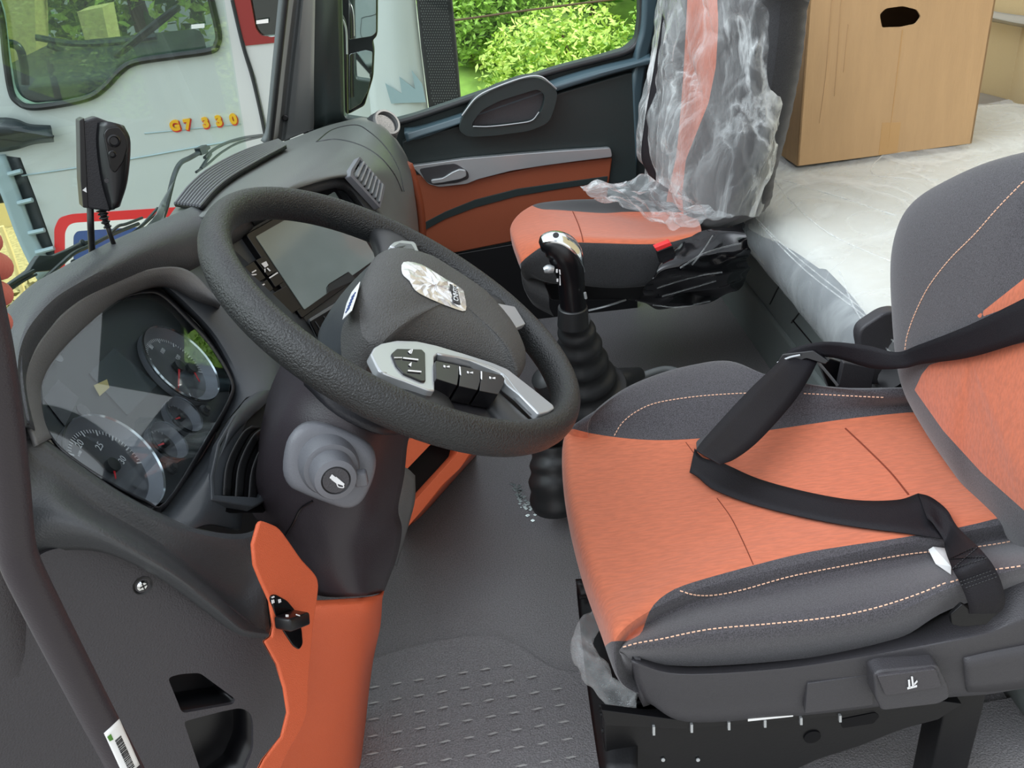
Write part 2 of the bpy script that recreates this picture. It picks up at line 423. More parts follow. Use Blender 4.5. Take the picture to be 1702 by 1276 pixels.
def dashes(name, pts, m, parent, step=.007, fill=.62, r=.0009):
    """a row of thread stitches lying on a seam"""
    vs = []; fs = []; L = 0; seg = [(pts[i], pts[i+1]) for i in range(len(pts)-1)]
    tot = sum((b-a).length for a, b in seg); s = 0
    def at(d):
        for a, b in seg:
            l = (b-a).length
            if d <= l: return a.lerp(b, d/max(l, 1e-9))
            d -= l
        return seg[-1][1]
    while s+step*fill < tot:
        a, b = at(s), at(s+step*fill); t = b-a; s += step
        if t.length < 1e-6: continue
        u, w = frame_of(t); o = len(vs)
        for p in (a, b):
            for k in range(5): an = 2*math.pi*k/5; vs.append(p+(u*math.cos(an)+w*math.sin(an))*r)
        for k in range(5): fs.append((o+k, o+(k+1) % 5, o+5+(k+1) % 5, o+5+k))
        fs.append(tuple(o+k for k in range(5))); fs.append(tuple(o+9-k for k in range(5)))
    return mk(name, vs, fs, m, parent)
def multi(name, quads, m, parent=None, th=.0006, bev=0):
    """several small flat marks belonging to one part (tick marks, symbols)"""
    vs = []; fs = []
    for q in quads:
        q = [Vector(p) for p in q]; n = pnorm(q)
        if n.dot(CAM-q[0]) < 0: n = -n
        o = len(vs); k = len(q); vs += [p+n*th for p in q]+[p-n*th*.2 for p in q]
        fs.append(tuple(o+i for i in range(k))); fs.append(tuple(o+2*k-1-i for i in range(k)))
        for i in range(k): fs.append((o+i, o+(i+1) % k, o+k+(i+1) % k, o+k+i))
    return mk(name, vs, fs, m, parent, False)
def txt(name, s, o, ex, ey, size, m, parent=None, ext=.0004, italic=0, bold=0, align='CENTER'):
    cu = D.curves.new(name, 'FONT'); cu.body = s; cu.size = size; cu.extrude = ext; cu.align_x = align; cu.align_y = 'CENTER'; cu.shear = italic; cu.offset = bold
    to = D.objects.new(name, cu); ex = Vector(ex).normalized(); ey = Vector(ey); ey = (ey-ex*ey.dot(ex)).normalized(); ez = ex.cross(ey)
    COL.objects.link(to); bpy.context.view_layer.update()
    me = D.meshes.new_from_object(to.evaluated_get(bpy.context.evaluated_depsgraph_get()))
    D.objects.remove(to); mw = Matrix((ex, ey, ez)).transposed().to_4x4(); mw.translation = Vector(o)
    me.transform(mw); me.materials.clear(); me.materials.append(MC[m]); me.name = name
    q = D.objects.new(name, me); COL.objects.link(q); put(q, parent); return q
def sdist(pt, poly):
    x, y = pt; ins = False; best = 1e9; n = len(poly)
    for i in range(n):
        x1, y1 = poly[i]; x2, y2 = poly[(i+1) % n]
        if (y1 > y) != (y2 > y) and x < (x2-x1)*(y-y1)/(y2-y1)+x1: ins = not ins
        dx, dy = x2-x1, y2-y1; t = max(0, min(1, ((x-x1)*dx+(y-y1)*dy)/max(dx*dx+dy*dy, 1e-9)))
        best = min(best, math.hypot(x-x1-t*dx, y-y1-t*dy))
    return best if ins else -best
def seamzone(o, polys):
    """store the distance to the seam between the two cloths on the mesh"""
    mw = wm(o); at = o.data.attributes.new('seam', 'FLOAT', 'POINT')
    P2 = [cr2(p, 5, True) if len(p) > 5 and p[0] != 'raw' else p for p in polys]
    for i, v in enumerate(o.data.vertices):
        q = proj(mw @ v.co); at.data[i].value = max(sdist(q, p) for p in P2)
def join(a, b):
    n0 = len(a.data.materials); bm = bmesh.new(); bm.from_mesh(a.data)
    off = len(bm.faces); me = b.data.copy(); me.transform(wm(a).inverted() @ wm(b)); bm.from_mesh(me); bm.faces.ensure_lookup_table()
    for f in bm.faces[off:]: f.material_index = n0
    a.data.materials.append(b.data.materials[0]); bm.to_mesh(a.data); bm.free(); D.objects.remove(b)
def copy_tree(o, parent=None, dlt=(0, 0, 0)):
    c = o.copy(); COL.objects.link(c)
    if parent is not None: c.parent = parent
    for ch in [x for x in D.objects if x.parent == o]: copy_tree(ch, c)
    return c
def rnd(pts, r, n=4):
    """round the corners of a polygon"""
    pts = [Vector(p) for p in pts]; out = []; N = len(pts)
    for i in range(N):
        a, b, c = pts[i-1], pts[i], pts[(i+1) % N]
        ra = min(r, (a-b).length*.45); rc = min(r, (c-b).length*.45)
        p, q = b+(a-b).normalized()*ra, b+(c-b).normalized()*rc
        for k in range(n+1):
            t = k/n; out.append(p*(1-t)**2+b*2*t*(1-t)+q*t*t)
    return out
# ================================================================ SETTING: cab shell
fl = abox('floor', -.62, 1.9, .70, 2.93, -.05, 0, 'floor_mat', bev=0); struct(fl)
tn = grid('trim_5', [[V(.86, 1.40+.25*i, z) for i in range(7)] for z in (.16, .10, .02, -.02)], 'riser', solid=.02); struct(tn)
# passenger door ------------------------------------------------
YD = 2.90
win = PP([(566, -60), (572, 195), (640, 205), (690, 192), (770, 165), (860, 134), (930, 112), (1000, 94), (1040, 82), (1058, 66), (1063, 30), (1064, -60)], Y=YD-.02)
out = [V(-.45, YD-.02, 0.03), V(-.45, YD-.02, 1.35), V(.72, YD-.02, 1.35), V(.72, YD-.02, 0.03)]
dr = plate('door_1', out, .05, 'door_dark', holes=[rnd(win, .012)], bev=.006); struct(dr)
wy = YD+.0
wi = plate('window_1', [V(-.40, wy, .60), V(-.40, wy, 1.32), V(.68, wy, 1.32), V(.68, wy, .60)], .004, 'glass', bev=0); struct(wi)
# thick rubber window channel and painted frame on the rear side of the door
tube('window_seal', PP([(640, 210), (690, 196), (770, 169), (860, 138), (930, 116), (1000, 98), (1042, 86), (1061, 68), (1067, 30), (1068, -60)], Y=YD-.03), .009, 'rubber', dr)
grid('window_rail', [PP([(672, 212), (700, 208), (770, 186), (850, 158), (930, 128), (1000, 108), (1050, 96), (1078, 84)], Y=YD-.035),
                     PP([(672, 222), (700, 220), (770, 196), (850, 168), (930, 140), (1000, 119), (1050, 106), (1082, 96)], Y=YD-.07),
                     PP([(674, 232), (700, 230), (770, 204), (850, 176), (930, 150), (1000, 128), (1050, 114), (1086, 106)], Y=YD-.07)], 'door_rail', dr, solid=.02)
grid('frame_strip', [PP([(1100, -60), (1096, 0), (1086, 60), (1074, 110), (1066, 170), (1058, 290)], Y=YD-.05),
                     PP([(1074, -60), (1072, 0), (1070, 50), (1062, 80), (1058, 110), (1052, 125)], Y=YD-.06)], 'door_rail', dr, solid=.03)
# inner panel in slightly raised layers
plate('door_panel', rnd(PP([(668, 235), (765, 208), (935, 152), (1040, 122), (1062, 118), (1058, 420), (1056, 520), (700, 520)], Y=YD-.05), .01), .03, 'door_dark', dr, bev=.006)
plate('orange_panel', rnd(PP([(672, 290), (700, 292), (790, 298), (900, 275), (1018, 262), (1013, 300), (1006, 360), (940, 375), (850, 402), (760, 420), (690, 430)], Y=YD-.06), .01), .02, 'orange_door', dr, bev=.005)
plate('groove', PP([(702, 372), (740, 352), (790, 332), (860, 314), (930, 304), (1010, 293), (1009, 302), (930, 314), (860, 326), (790, 345), (740, 364), (704, 384)], Y=YD-.064), .01, 'door_dark', dr, bev=.001)
plate('silver_strip', rnd(PP([(684, 276), (730, 270), (772, 264), (850, 257), (930, 251), (1015, 246), (1018, 261), (960, 268), (900, 276), (850, 284), (795, 298), (775, 306), (730, 311), (712, 306), (700, 292)], Y=YD-.075), .008), .02, 'silver', dr, bev=.003)
dh = plate('door_handle', rnd(PP([(696, 281), (735, 274), (757, 272), (778, 285), (780, 297), (760, 304), (722, 308), (708, 302)], Y=YD-.078), .01), .005, 'seat_plastic', dr, bev=.001)
plate('pull_lever', rnd(PP([(716, 299), (736, 296), (752, 286), (764, 281), (774, 283), (776, 293), (766, 298), (735, 304), (718, 306)], Y=YD-.09), .006), .012, 'silver', dh, bev=.003)
# elbow pocket: a heavy rounded ring round a recess
ring_o = rnd(PP([(762, 214), (768, 196), (790, 165), (820, 148), (870, 130), (895, 128), (912, 138), (928, 152), (922, 180), (912, 205), (880, 218), (820, 226), (780, 228), (768, 222)], Y=YD-.10), .02)
ring_i = rnd(PP([(784, 206), (800, 184), (830, 168), (894, 148), (906, 158), (902, 180), (890, 200), (860, 206), (800, 212), (786, 212)], Y=YD-.10), .015)
plate('elbow_ring', ring_o, .06, 'door_dark', dr, holes=[ring_i], bev=.008, seg=3)
plate('pocket_liner', PP([(778, 214), (795, 176), (900, 140), (912, 160), (900, 208), (790, 218)], Y=YD-.072), .004, 'kick', dr, bev=0)
tube('bright_lip', PP([(768, 192), (792, 162), (822, 146), (870, 129), (897, 127), (914, 138), (925, 148)], Y=YD-.105), .0025, 'silver', dr, n=8)
tube('lower_lip', PP([(786, 210), (815, 210), (860, 205), (884, 200), (896, 186)], Y=YD-.103), .002, 'silver', dr, n=8)
grid('sill_highlight', [PP([(672, 222), (700, 214), (745, 200), (770, 192)], Y=YD-.074), PP([(676, 236), (700, 226), (745, 212), (768, 204)], Y=YD-.082)], 'door_rail', dr, solid=.01)
plate('lower_panel', PP([(700, 432), (850, 406), (1006, 364), (1060, 380), (1060, 540), (700, 540)], Y=YD-.055), .02, 'black', dr, bev=.004)
# passenger side windscreen pillar -------------------------------
pl1 = grid('trim_1', [[P(442, 240, Y=2.74), P(452, 215, Y=2.74), P(462, 120, Y=2.72), P(474, 0, Y=2.70), P(482, -80, Y=2.7)],
                      [P(466, 235, Y=2.80), P(470, 215, Y=2.80), P(480, 120, Y=2.78), P(494, 0, Y=2.76), P(500, -80, Y=2.76)],
                      [P(478, 232, Y=2.79), P(482, 212, Y=2.79), P(492, 120, Y=2.77), P(504, 0, Y=2.75), P(510, -80, Y=2.75)],
                      [P(520, 215, Y=2.82), P(522, 205, Y=2.82), P(522, 120, Y=2.80), P(524, 0, Y=2.78), P(526, -80, Y=2.78)]], 'pillar', solid=.02); struct(pl1)
pl2 = grid('trim_2', [[P(519, 215, Y=2.83), P(520, 120, Y=2.81), P(522, 0, Y=2.79), P(524, -80, Y=2.79)],
                      [P(534, 212, Y=2.84), P(533, 120, Y=2.82), P(534, 0, Y=2.80), P(534, -80, Y=2.80)],
                      [P(546, 205, Y=2.83), P(545, 120, Y=2.83), P(545, 0, Y=2.82), P(545, -80, Y=2.82)],
                      [P(572, 205, Y=2.86), P(569, 120, Y=2.86), P(566, 0, Y=2.86), P(564, -80, Y=2.86)]], 'door_dark', solid=.02); struct(pl2)
lathe('pillar_plug', P(474, 196, Y=2.785), (.1, -1, .1), [(.009, -.004), (.009, .002), (.006, .003), (.006, -.001)], 'black', pl1, n=20)
tube('pillar_seal', [P(449, 240, Y=2.73), P(462, 120, Y=2.70), P(475, 0, Y=2.68), P(482, -80, Y=2.68)], .008, 'rubber', pl1)
# windscreen
ws = plate('window_2', [V(-.86, .60, .78), V(-.76, .60, 1.45), V(-.56, 2.82, 1.45), V(-.62, 2.82, .66)], .005, 'glass', bev=0); struct(ws)
# side wall of the sleeper, rear wall, roof strip of the rear window
wr = abox('wall_right', .72, 1.95, 2.90, 2.95, 0, 1.02, 'beige', bev=0); struct(wr)
wb = abox('wall_back', 1.80, 1.86, .45, 2.95, 0, 3.2, 'beige', bev=0); struct(wb)  # extra height added above the cab to keep the sun off the interior
t3 = grid('trim_3', [PP([(1636, 14), (1660, 20), (1702, 26), (1760, 32)], Y=2.88), PP([(1636, 26), (1660, 32), (1702, 40), (1760, 46)], Y=2.86), PP([(1636, 34), (1660, 38), (1702, 46), (1760, 54)], Y=2.89)], 'silver', solid=.01); struct(t3)
t4 = grid('trim_4', [PP([(1600, 150), (1635, 155), (1702, 172), (1790, 190)], Y=2.88), PP([(1600, 190), (1630, 192), (1702, 205), (1790, 225)], Y=2.82), PP([(1600, 240), (1620, 235), (1702, 250), (1790, 270)], Y=2.72)], 'grey_cloth', solid=.03); struct(t4)
# ---- bunk ------------------------------------------------------
bk = thing('bunk', 'pale sleeper bunk mattress behind the seats', 'bunk', (1.2, 2.1, 0))
def bs(y, x): return (.15 if y < 1.4 else 0)*max(0, 1-(x-.72)/.5)
rows = []
for x, z in ((.90, .40), (.80, .42), (.755, .455), (.745, .50), (.765, .55), (.82, .572), (.95, .575), (1.2, .578), (1.5, .578), (1.78, .575)):
    rows.append([V(x+bs(y, x)+(.01 if x < .9 else 0)*math.sin(y*5), y, z+.004*math.sin(7*y+5*x)) for y in (.95, 1.2, 1.38, 1.48, 1.7, 1.95, 2.3, 2.6, 2.78, 2.83)])
mt = grid('mattress', rows, 'mattress', bk, solid=.03)
for y0, y1 in ((.95, 2.83),):
    grid('mattress_side', [[V(x+bs(y, x), y, z) for y in (.95, 1.2, 1.38, 1.48, 1.7, 1.95, 2.3, 2.6, 2.83)] for x, z in ((.88, .395), (.80, .405), (.745, .445), (.735, .49), (.748, .53), (.775, .553))], 'mattress_side', bk, solid=.004)
    br = grid('base_panel', [[V(.80, y, .43) for y in (.95, 1.5, 2.0, 2.4, 2.75)], [V(.84, y, .40) for y in (.95, 1.5, 2.0, 2.4, 2.75)],
                             [V(.865, y, .2) for y in (.95, 1.5, 2.0, 2.4, 2.75)], [V(.88, y, .0) for y in (.95, 1.5, 2.0, 2.4, 2.75)]], 'riser', bk, solid=.03)
sb = Surf(br)
for k, path in enumerate([[(1280, 505), (1300, 470), (1325, 460)], [(1318, 532), (1350, 570)], [(1316, 536), (1345, 500), (1362, 480)]]):
    p = sb.path(path, .001)
    if len(p) > 2: tube('panel_groove', p, .0022, 'black', bk, n=6, sm=1)
# clear sheet over the mattress
def fold(v):
    n = noise.noise(V(v.x*3, v.y*5, v.z*3+4))*.014 + abs(noise.noise(V(v.x*9+v.y*7, v.y*3-v.x*3, 2)))*.012
    return v + V(-.3*n, 0, n)
rows = []
for x, z in ((.865, .36), (.80, .38), (.742, .43), (.722, .50), (.745, .565), (.82, .588), (.95, .59), (1.15, .592), (1.45, .592), (1.74, .59)):
    rows.append([V(x+bs(y, x), y, z) for y in (.95, 1.2, 1.38, 1.48, 1.7, 1.95, 2.2, 2.45, 2.65, 2.8)])
cov = grid('plastic_sheet', rows, 'film_bed', solid=0, ru=8, rv=8, fn=fold)
tag(cov, 'milky clear plastic sheet draped over the bunk mattress', 'plastic sheet')
sc_ = Surf(cov)
pf = []
for a in ([(1236, 340), (1300, 405), (1390, 480), (1492, 560)], [(1262, 372), (1340, 450), (1430, 520), (1495, 575)], [(1395, 450), (1425, 520), (1470, 575), (1492, 592)], [(1280, 285), (1310, 330), (1380, 390), (1490, 440)], [(1300, 300), (1400, 330), (1490, 360)], [(1480, 245), (1450, 290), (1560, 300)]):
    p = sc_.path(a, .002)
    if len(p) > 3: tube('crease', p, [.0016]*len(p), 'film', cov, n=6, sm=1)
# ---- cardboard box on the bunk --------------------------------
A = P(1325, 276, Z=.595); B = P(1615, 238, Z=.595); ex = (B-A); ex.z = 0; w = ex.length; ex.normalize(); ey = V(-ex.y, ex.x, 0)
bx = thing('cardboard_box', 'tall brown cardboard box with a hand hole standing on the bunk', 'box', (A+ex*w/2+ey*.2))
H = .50; dp = .34
def bp(u, v, off=0): return A+ex*u+V(0, 0, v)-ey*off     # u along the front, v up
FP = PL(A, -ey)
hole = rnd(PP([(1462, 24), (1472, 14), (1500, 10), (1524, 16), (1531, 28), (1522, 40), (1498, 45), (1466, 46)], pl=FP), .006)
plate('front_panel', [bp(0, 0), bp(w, 0), bp(w, H), bp(0, H)], .005, 'card', bx, holes=[hole], bev=0)
plate('side_panel', [bp(0, 0), bp(0, 0)+ey*dp, bp(0, H)+ey*dp, bp(0, H)], .005, 'card', bx, bev=0, n=-ex)
plate('side_panel', [bp(w, 0), bp(w, 0)+ey*dp, bp(w, H)+ey*dp, bp(w, H)], .005, 'card', bx, bev=0, n=ex)
plate('back_panel', [bp(0, 0)+ey*dp, bp(w, 0)+ey*dp, bp(w, H)+ey*dp, bp(0, H)+ey*dp], .005, 'card', bx, bev=0, n=ey)
plate('bottom_panel', [bp(0.01, 0.005)+ey*.01, bp(w-.01, 0.005)+ey*.01, bp(w-.01, 0.005)+ey*(dp-.01), bp(0.01, 0.005)+ey*(dp-.01)], .004, 'card_in', bx, bev=0)
plate('top_flap', [bp(0, H), bp(w, H), bp(w, H)+ey*dp, bp(0, H)+ey*dp], .005, 'card', bx, bev=0, n=V(0, 0, 1))
for a in ([(1384, -20), (1378, 60), (1372, 130), (1362, 205)], [(1399, -20), (1393, 80), (1387, 160)], [(1410, 40), (1402, 120)]):
    p = [FP.at(q[0], q[1], .0008) for q in a]; tube('crease', p, .0009, 'card', bx, n=6)
box('fold_seam', (FP.at(1497, 50, .0004)+FP.at(1479, 245, .0004))*.5, ex*.001, V(0, 0, .5*(FP.at(1495, 50)-FP.at(1478, 245)).length), -ey*.0006, 'tape', bx, bev=0)
multi('tape_patch', [PP([(1466, 204), (1497, 203), (1491, 252), (1460, 258)], pl=FP)], 'tape', bx)
SP = PL(A, -ex)
for k, s in enumerate(['ZXY', '301']):
    txt('printed_mark', s, SP.at(1292, 150+22*k, .001), V(0, 0, -1), ey, .018, 'black', bx)
# ================================================================ DASHBOARD
n35 = V(math.cos(R(35)), 0, math.sin(R(35)))
CO = V(-.42, 1.07, .80); CL = PL(CO, n35)
dsh = thing('dashboard', 'dark grey wraparound truck dashboard with moulded top below the windscreen', 'dashboard', (-.4, 1.7, .5))
def C_(pts, off): return [CL.at(a[0], a[1], off) for a in pts]
outer = [(30, 700), (22, 650), (18, 600), (26, 550), (42, 512), (75, 475), (115, 450), (200, 403), (260, 376), (330, 346), (400, 315), (470, 290)]
crest = [(42, 705), (32, 650), (30, 600), (40, 560), (60, 528), (92, 495), (135, 468), (215, 425), (275, 398), (338, 376), (400, 346), (470, 322)]
inner = [(58, 712), (46, 660), (44, 620), (58, 580), (82, 545), (110, 515), (155, 485), (228, 452), (285, 438), (328, 428), (390, 388), (465, 352)]
sk = [v+V(-.16, 0, -.13) for v in C_(outer, .02)]
top = grid('cluster_hood', [sk, [v+V(-.035, 0, -.01) for v in C_(outer, .03)], C_(outer, .045), C_(crest, .065), C_(inner, .045), [v+V(-.01, 0, -.02) for v in C_(inner, .04)]], 'dash', dsh, solid=.006)
bz_o = [(62, 740), (48, 700), (40, 655), (42, 620), (58, 580), (98, 527), (155, 485), (225, 453), (285, 443), (318, 452), (345, 478), (366, 506)]
bz_i = [(85, 728), (72, 695), (67, 655), (70, 632), (88, 598), (130, 552), (192, 500), (235, 480), (262, 474), (290, 480), (326, 500), (364, 514)]
grid('bezel_band', [C_(bz_o, .044), C_([((a[0]*.5+b[0]*.5), (a[1]*.5+b[1]*.5)) for a, b in zip(bz_o, bz_i)], .034), C_(bz_i, .012), C_([(x+4, y+4) for x, y in bz_i], -.02)], 'bezel', dsh, solid=.004)
# smooth blade that runs from the hood past the dials down to the column
grid('cluster_side', [C_([(262, 474), (300, 510), (345, 558), (385, 640), (372, 690), (335, 760), (276, 836), (262, 856)], -.018),
                      C_([(268, 468), (312, 506), (362, 562), (400, 640), (384, 700), (345, 775), (290, 850), (276, 872)], .004),
                      C_([(285, 444), (335, 478), (395, 545), (440, 610), (425, 675), (385, 720), (340, 800), (312, 880)], .02),
                      C_([(330, 430), (380, 470), (440, 545), (475, 600), (468, 650), (430, 655), (390, 700), (350, 870)], .022),
                      C_([(400, 400), (440, 450), (500, 520), (540, 600), (520, 660), (480, 665), (420, 760), (400, 880)], .0)], 'dash_smooth', dsh, solid=.004)
# lower pad: lip under the dials rolling down to the kick panel
pad_ = grid('lower_pad', [
    C_([(46, 650), (62, 712), (108, 752), (180, 803), (240, 838), (290, 862), (340, 880), (400, 888), (450, 870)], -.004),
    C_([(42, 655), (54, 716), (100, 756), (172, 808), (232, 845), (285, 870), (335, 888), (400, 896), (440, 880)], .03),
    [P(30, 660, Y=.84), P(44, 760, Y=.82), P(100, 800, Y=.82), P(165, 850, Y=.82), P(235, 890, Y=.83), P(290, 925, Y=.84), P(340, 960, Y=.86), P(395, 985, Y=.88), P(440, 960, Y=.90)],
    [P(26, 760, Y=.79), P(42, 830, Y=.77), P(95, 842, Y=.765), P(160, 868, Y=.765), P(235, 906, Y=.775), P(295, 945, Y=.79), P(355, 990, Y=.815), P(405, 1030, Y=.84), P(448, 1040, Y=.865)],
    [P(20, 860, Y=.78), P(42, 890, Y=.755), P(95, 880, Y=.75), P(165, 892, Y=.75), P(240, 930, Y=.76), P(300, 966, Y=.775), P(360, 1012, Y=.80), P(405, 1048, Y=.825), P(450, 1056, Y=.85)],
    [P(20, 930, Y=.79), P(44, 930, Y=.775), P(100, 915, Y=.77), P(170, 918, Y=.77), P(242, 948, Y=.78), P(300, 985, Y=.795), P(360, 1030, Y=.82), P(405, 1062, Y=.845), P(448, 1070, Y=.87)]], 'dash', dsh, solid=.005, ru=5, rv=5)
# vane pocket between dials and column
plate('pocket_rim', C_([(350, 790), (362, 735), (388, 690), (420, 660), (468, 648), (478, 655), (470, 740), (440, 832), (420, 842), (352, 830)], .026), .012, 'dash_smooth', dsh, bev=.002,
      holes=[C_([(356, 792), (368, 738), (394, 694), (424, 668), (464, 657), (462, 740), (432, 826), (358, 822)], .026)])
plate('pocket_floor', C_([(340, 820), (360, 720), (410, 660), (480, 640), (478, 760), (440, 850), (350, 850)], .0145), .003, 'void', dsh, bev=0)
for k, q in enumerate([((372, 822), (378, 770), (402, 722), (420, 708)), ((392, 826), (398, 772), (420, 726), (438, 712)), ((414, 830), (420, 778), (440, 734), (456, 722))]):
    a = C_(q, .026); b = C_([(x+13, y+2) for x, y in q], .016)
    grid('vane', [a, b], 'rubber', dsh, solid=.002)
grid('orange_sliver', [C_([(440, 716), (450, 712), (466, 708)], .024), C_([(438, 722), (450, 719), (464, 718)], .024)], 'orange', dsh, solid=.002)
# ---- centre and passenger side of the dashboard ---------------
G = [
 [(272, 372, 1.52), (300, 335, 1.75), (345, 290, 1.95), (405, 256, 2.15), (470, 236, 2.35), (540, 210, 2.58), (590, 197, 2.80)],
 [(345, 356, 1.50), (378, 314, 1.72), (425, 280, 1.93), (478, 249, 2.18), (530, 226, 2.38), (570, 206, 2.58), (602, 194, 2.80)],
 [(385, 352, 1.52), (428, 316, 1.68), (478, 280, 1.87), (524, 246, 2.10), (564, 222, 2.32), (594, 208, 2.55), (612, 196, 2.80)],
 [(430, 340, 1.60), (478, 306, 1.72), (532, 272, 1.88), (576, 244, 2.07), (608, 226, 2.30), (624, 214, 2.55), (630, 202, 2.80)],
 [(480, 318, 1.70), (530, 292, 1.80), (582, 272, 1.93), (616, 256, 2.06), (640, 244, 2.28), (648, 232, 2.52), (645, 214, 2.78)],
 [(560, 296, 1.84), (592, 290, 1.88), (620, 282, 1.96), (644, 276, 2.06), (662, 272, 2.25), (667, 260, 2.50), (662, 236, 2.75)],
 [(596, 306, 1.88), (618, 312, 1.92), (642, 312, 1.98), (664, 310, 2.06), (680, 306, 2.22), (683, 296, 2.46), (680, 270, 2.70)],
 [(628, 348, 1.90), (646, 352, 1.94), (664, 354, 1.99), (680, 354, 2.06), (690, 352, 2.20), (692, 344, 2.42), (688, 320, 2.66)],
 [(664, 400, 1.92), (672, 400, 1.95), (682, 400, 2.00), (690, 400, 2.06), (696, 398, 2.18), (697, 394, 2.40), (692, 370, 2.62)],
 [(680, 470, 1.96), (686, 462, 1.99), (692, 450, 2.03), (697, 440, 2.10), (700, 436, 2.2), (700, 430, 2.40), (696, 410, 2.62)]]
cen = grid('dash_centre', [[P(a[0], a[1], Y=a[2]) for a in r] for r in G], 'dash_skylit', dsh, solid=.008, ru=6, rv=6)
scn = Surf(cen)
# defroster grille: long ribs
gA = [(292, 346, 1.66), (318, 313, 1.8), (352, 285, 1.95), (408, 256, 2.14), (464, 238, 2.32)]; gB = [(338, 352, 1.54), (362, 324, 1.68), (390, 301, 1.8), (436, 273, 1.97), (478, 249, 2.16)]
def gpt(t, k): return P(gA[k][0]+(gB[k][0]-gA[k][0])*t, gA[k][1]+(gB[k][1]-gA[k][1])*t, Y=gA[k][2]+(gB[k][2]-gA[k][2])*t)+V(0, -.004, .010)
gr = grid('defrost_grille', [[gpt(t, k) for k in range(5)] for t in (0, .5, 1)], 'void', dsh, solid=.006)
for k in range(9):
    t = .06+k*.11
    tube('grille_rib', [gpt(t, j)+V(0, 0, .0015) for j in range(5)], .0024, 'pod', dsh, n=6)
# panel joints on the moulded top
for a in ([(526, 236), (560, 232), (600, 242), (632, 262), (655, 290), (668, 318)], [(526, 236), (552, 216), (590, 208), (612, 218), (640, 244), (662, 280), (671, 318)]):
    p = scn.path(a, .0005)
    if len(p) > 3: tube('joint_line', p, .0016, 'dash_dark', dsh, n=6, sm=1)
# vent with upright louvres
vf = [(596, 262), (606, 262), (640, 306), (640, 340), (628, 342), (582, 290)]
vh = [scn.at(x, y, .0) for x, y in [(606, 278), (634, 304), (620, 322)]]
vn = (vh[1]-vh[0]).cross(vh[2]-vh[0]).normalized(); vn = vn if vn.dot(CAM-vh[0]) > 0 else -vn
VP_ = PL(vh[0]+vn*.014, vn); vp = vh
vr = thing('air_vent', 'pale framed air vent with upright louvres on the passenger dash', 'air vent', vp[0])
vent_o = PP([(598, 260), (640, 308), (638, 322), (632, 346), (582, 292), (584, 282)], pl=VP_)
vent_i = PP([(599, 265), (637, 310), (631, 340), (586, 289)], pl=VP_)
plate('vent_frame', rnd(vent_o, .004), .014, 'pod', vr, holes=[rnd(vent_i, .002)], bev=.0015)
plate('duct', PP([(598, 264), (638, 312), (631, 341), (585, 289)], pl=PL(VP_.o-vn*.012, vn)), .002, 'void', vr, bev=0)
for k in range(7):
    t = (k+.7)/7.4
    a = VP_.at(599+t*38, 266+t*45, -.001); b = VP_.at(587+t*45, 289+t*51, -.001)
    box('louvre', (a+b)/2, (b-a)*.5, (vn*.005), (b-a).cross(vn).normalized()*.0018, 'silver', vr, bev=0)
# round side demister at the end of the dash
rc = P(643, 204, Y=2.74); ra = (V(.55, -.55, .62)).normalized()
rv_ = thing('round_vent', 'round side window demister with a pale ring at the dash end', 'air vent', rc)
lathe('ring', rc, ra, [(.040, -.02), (.043, 0), (.040, .006), (.034, .006), (.033, -.012)], 'bezel', rv_, n=40)
lathe('hub', rc, ra, [(.030, -.012), (.030, -.010), (.012, -.008)], 'void', rv_, n=30)
lathe('mount', rc, ra, [(.056, -.09), (.050, -.03), (.043, -.005)], 'dash', rv_, n=36)
# orange lower edge of the passenger dash
grid('orange_edge', [PP([(676, 276), (688, 312), (696, 352), (699, 400)], Y=2.60), PP([(664, 270), (676, 310), (684, 350), (688, 400)], Y=2.64)], 'orange_door', dsh, solid=.02)
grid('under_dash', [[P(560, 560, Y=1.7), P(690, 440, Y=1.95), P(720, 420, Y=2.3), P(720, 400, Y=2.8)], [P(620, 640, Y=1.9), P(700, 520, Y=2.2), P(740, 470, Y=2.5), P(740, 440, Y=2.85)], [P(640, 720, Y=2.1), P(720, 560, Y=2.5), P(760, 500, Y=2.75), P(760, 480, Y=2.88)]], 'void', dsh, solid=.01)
# ---- centre console with screen, tilted to the driver ----------
cb, ct = R(30), R(29)
cn = V(math.cos(ct)*math.cos(cb), -math.cos(ct)*math.sin(cb), math.sin(ct))
CP = PL(P(503, 516, Y=1.62), cn); cw = V(math.sin(cb), math.cos(cb), 0); cu_ = cn.cross(cw); cu_ = cu_ if cu_.z > 0 else -cu_
def K(pts, off=0): return [CP.at(a[0], a[1], off) for a in pts]
con = thing('center_console', 'angled centre console with switches and a dark hood over the screen', 'console', CP.o)
plate('console_face', rnd(K([(352, 392), (500, 312), (572, 300), (606, 325), (660, 400), (700, 470), (600, 620), (470, 640)], -.012), .01), .03, 'dash_smooth', con, bev=.003)
hood_o = K([(400, 345), (470, 310), (520, 294), (565, 288), (592, 296), (612, 318), (640, 356), (672, 400)], .012)
hood_i = K([(420, 368), (480, 334), (530, 315), (565, 308), (582, 315), (598, 335), (622, 368), (655, 412)], .018)
hood_b = K([(424, 376), (484, 342), (530, 322), (562, 316), (576, 322), (590, 340), (614, 374), (648, 420)], -.012)
hood_k = [v-cn*.05 for v in hood_o]
grid('console_hood', [hood_k, hood_o, K([(408, 355), (474, 320), (524, 303), (566, 296), (588, 304), (606, 325), (632, 360), (665, 404)], .024), hood_i, hood_b], 'dash', con, solid=.004)
plate('upper_tray', rnd(K([(478, 352), (540, 322), (572, 318), (592, 350), (600, 372)], -.010), .004), .004, 'cluster', con, bev=.001)
plate('red_button', rnd(K([(592, 346), (602, 344), (606, 350), (596, 353)], .0), .002), .01, 'maroon', con, bev=.001)
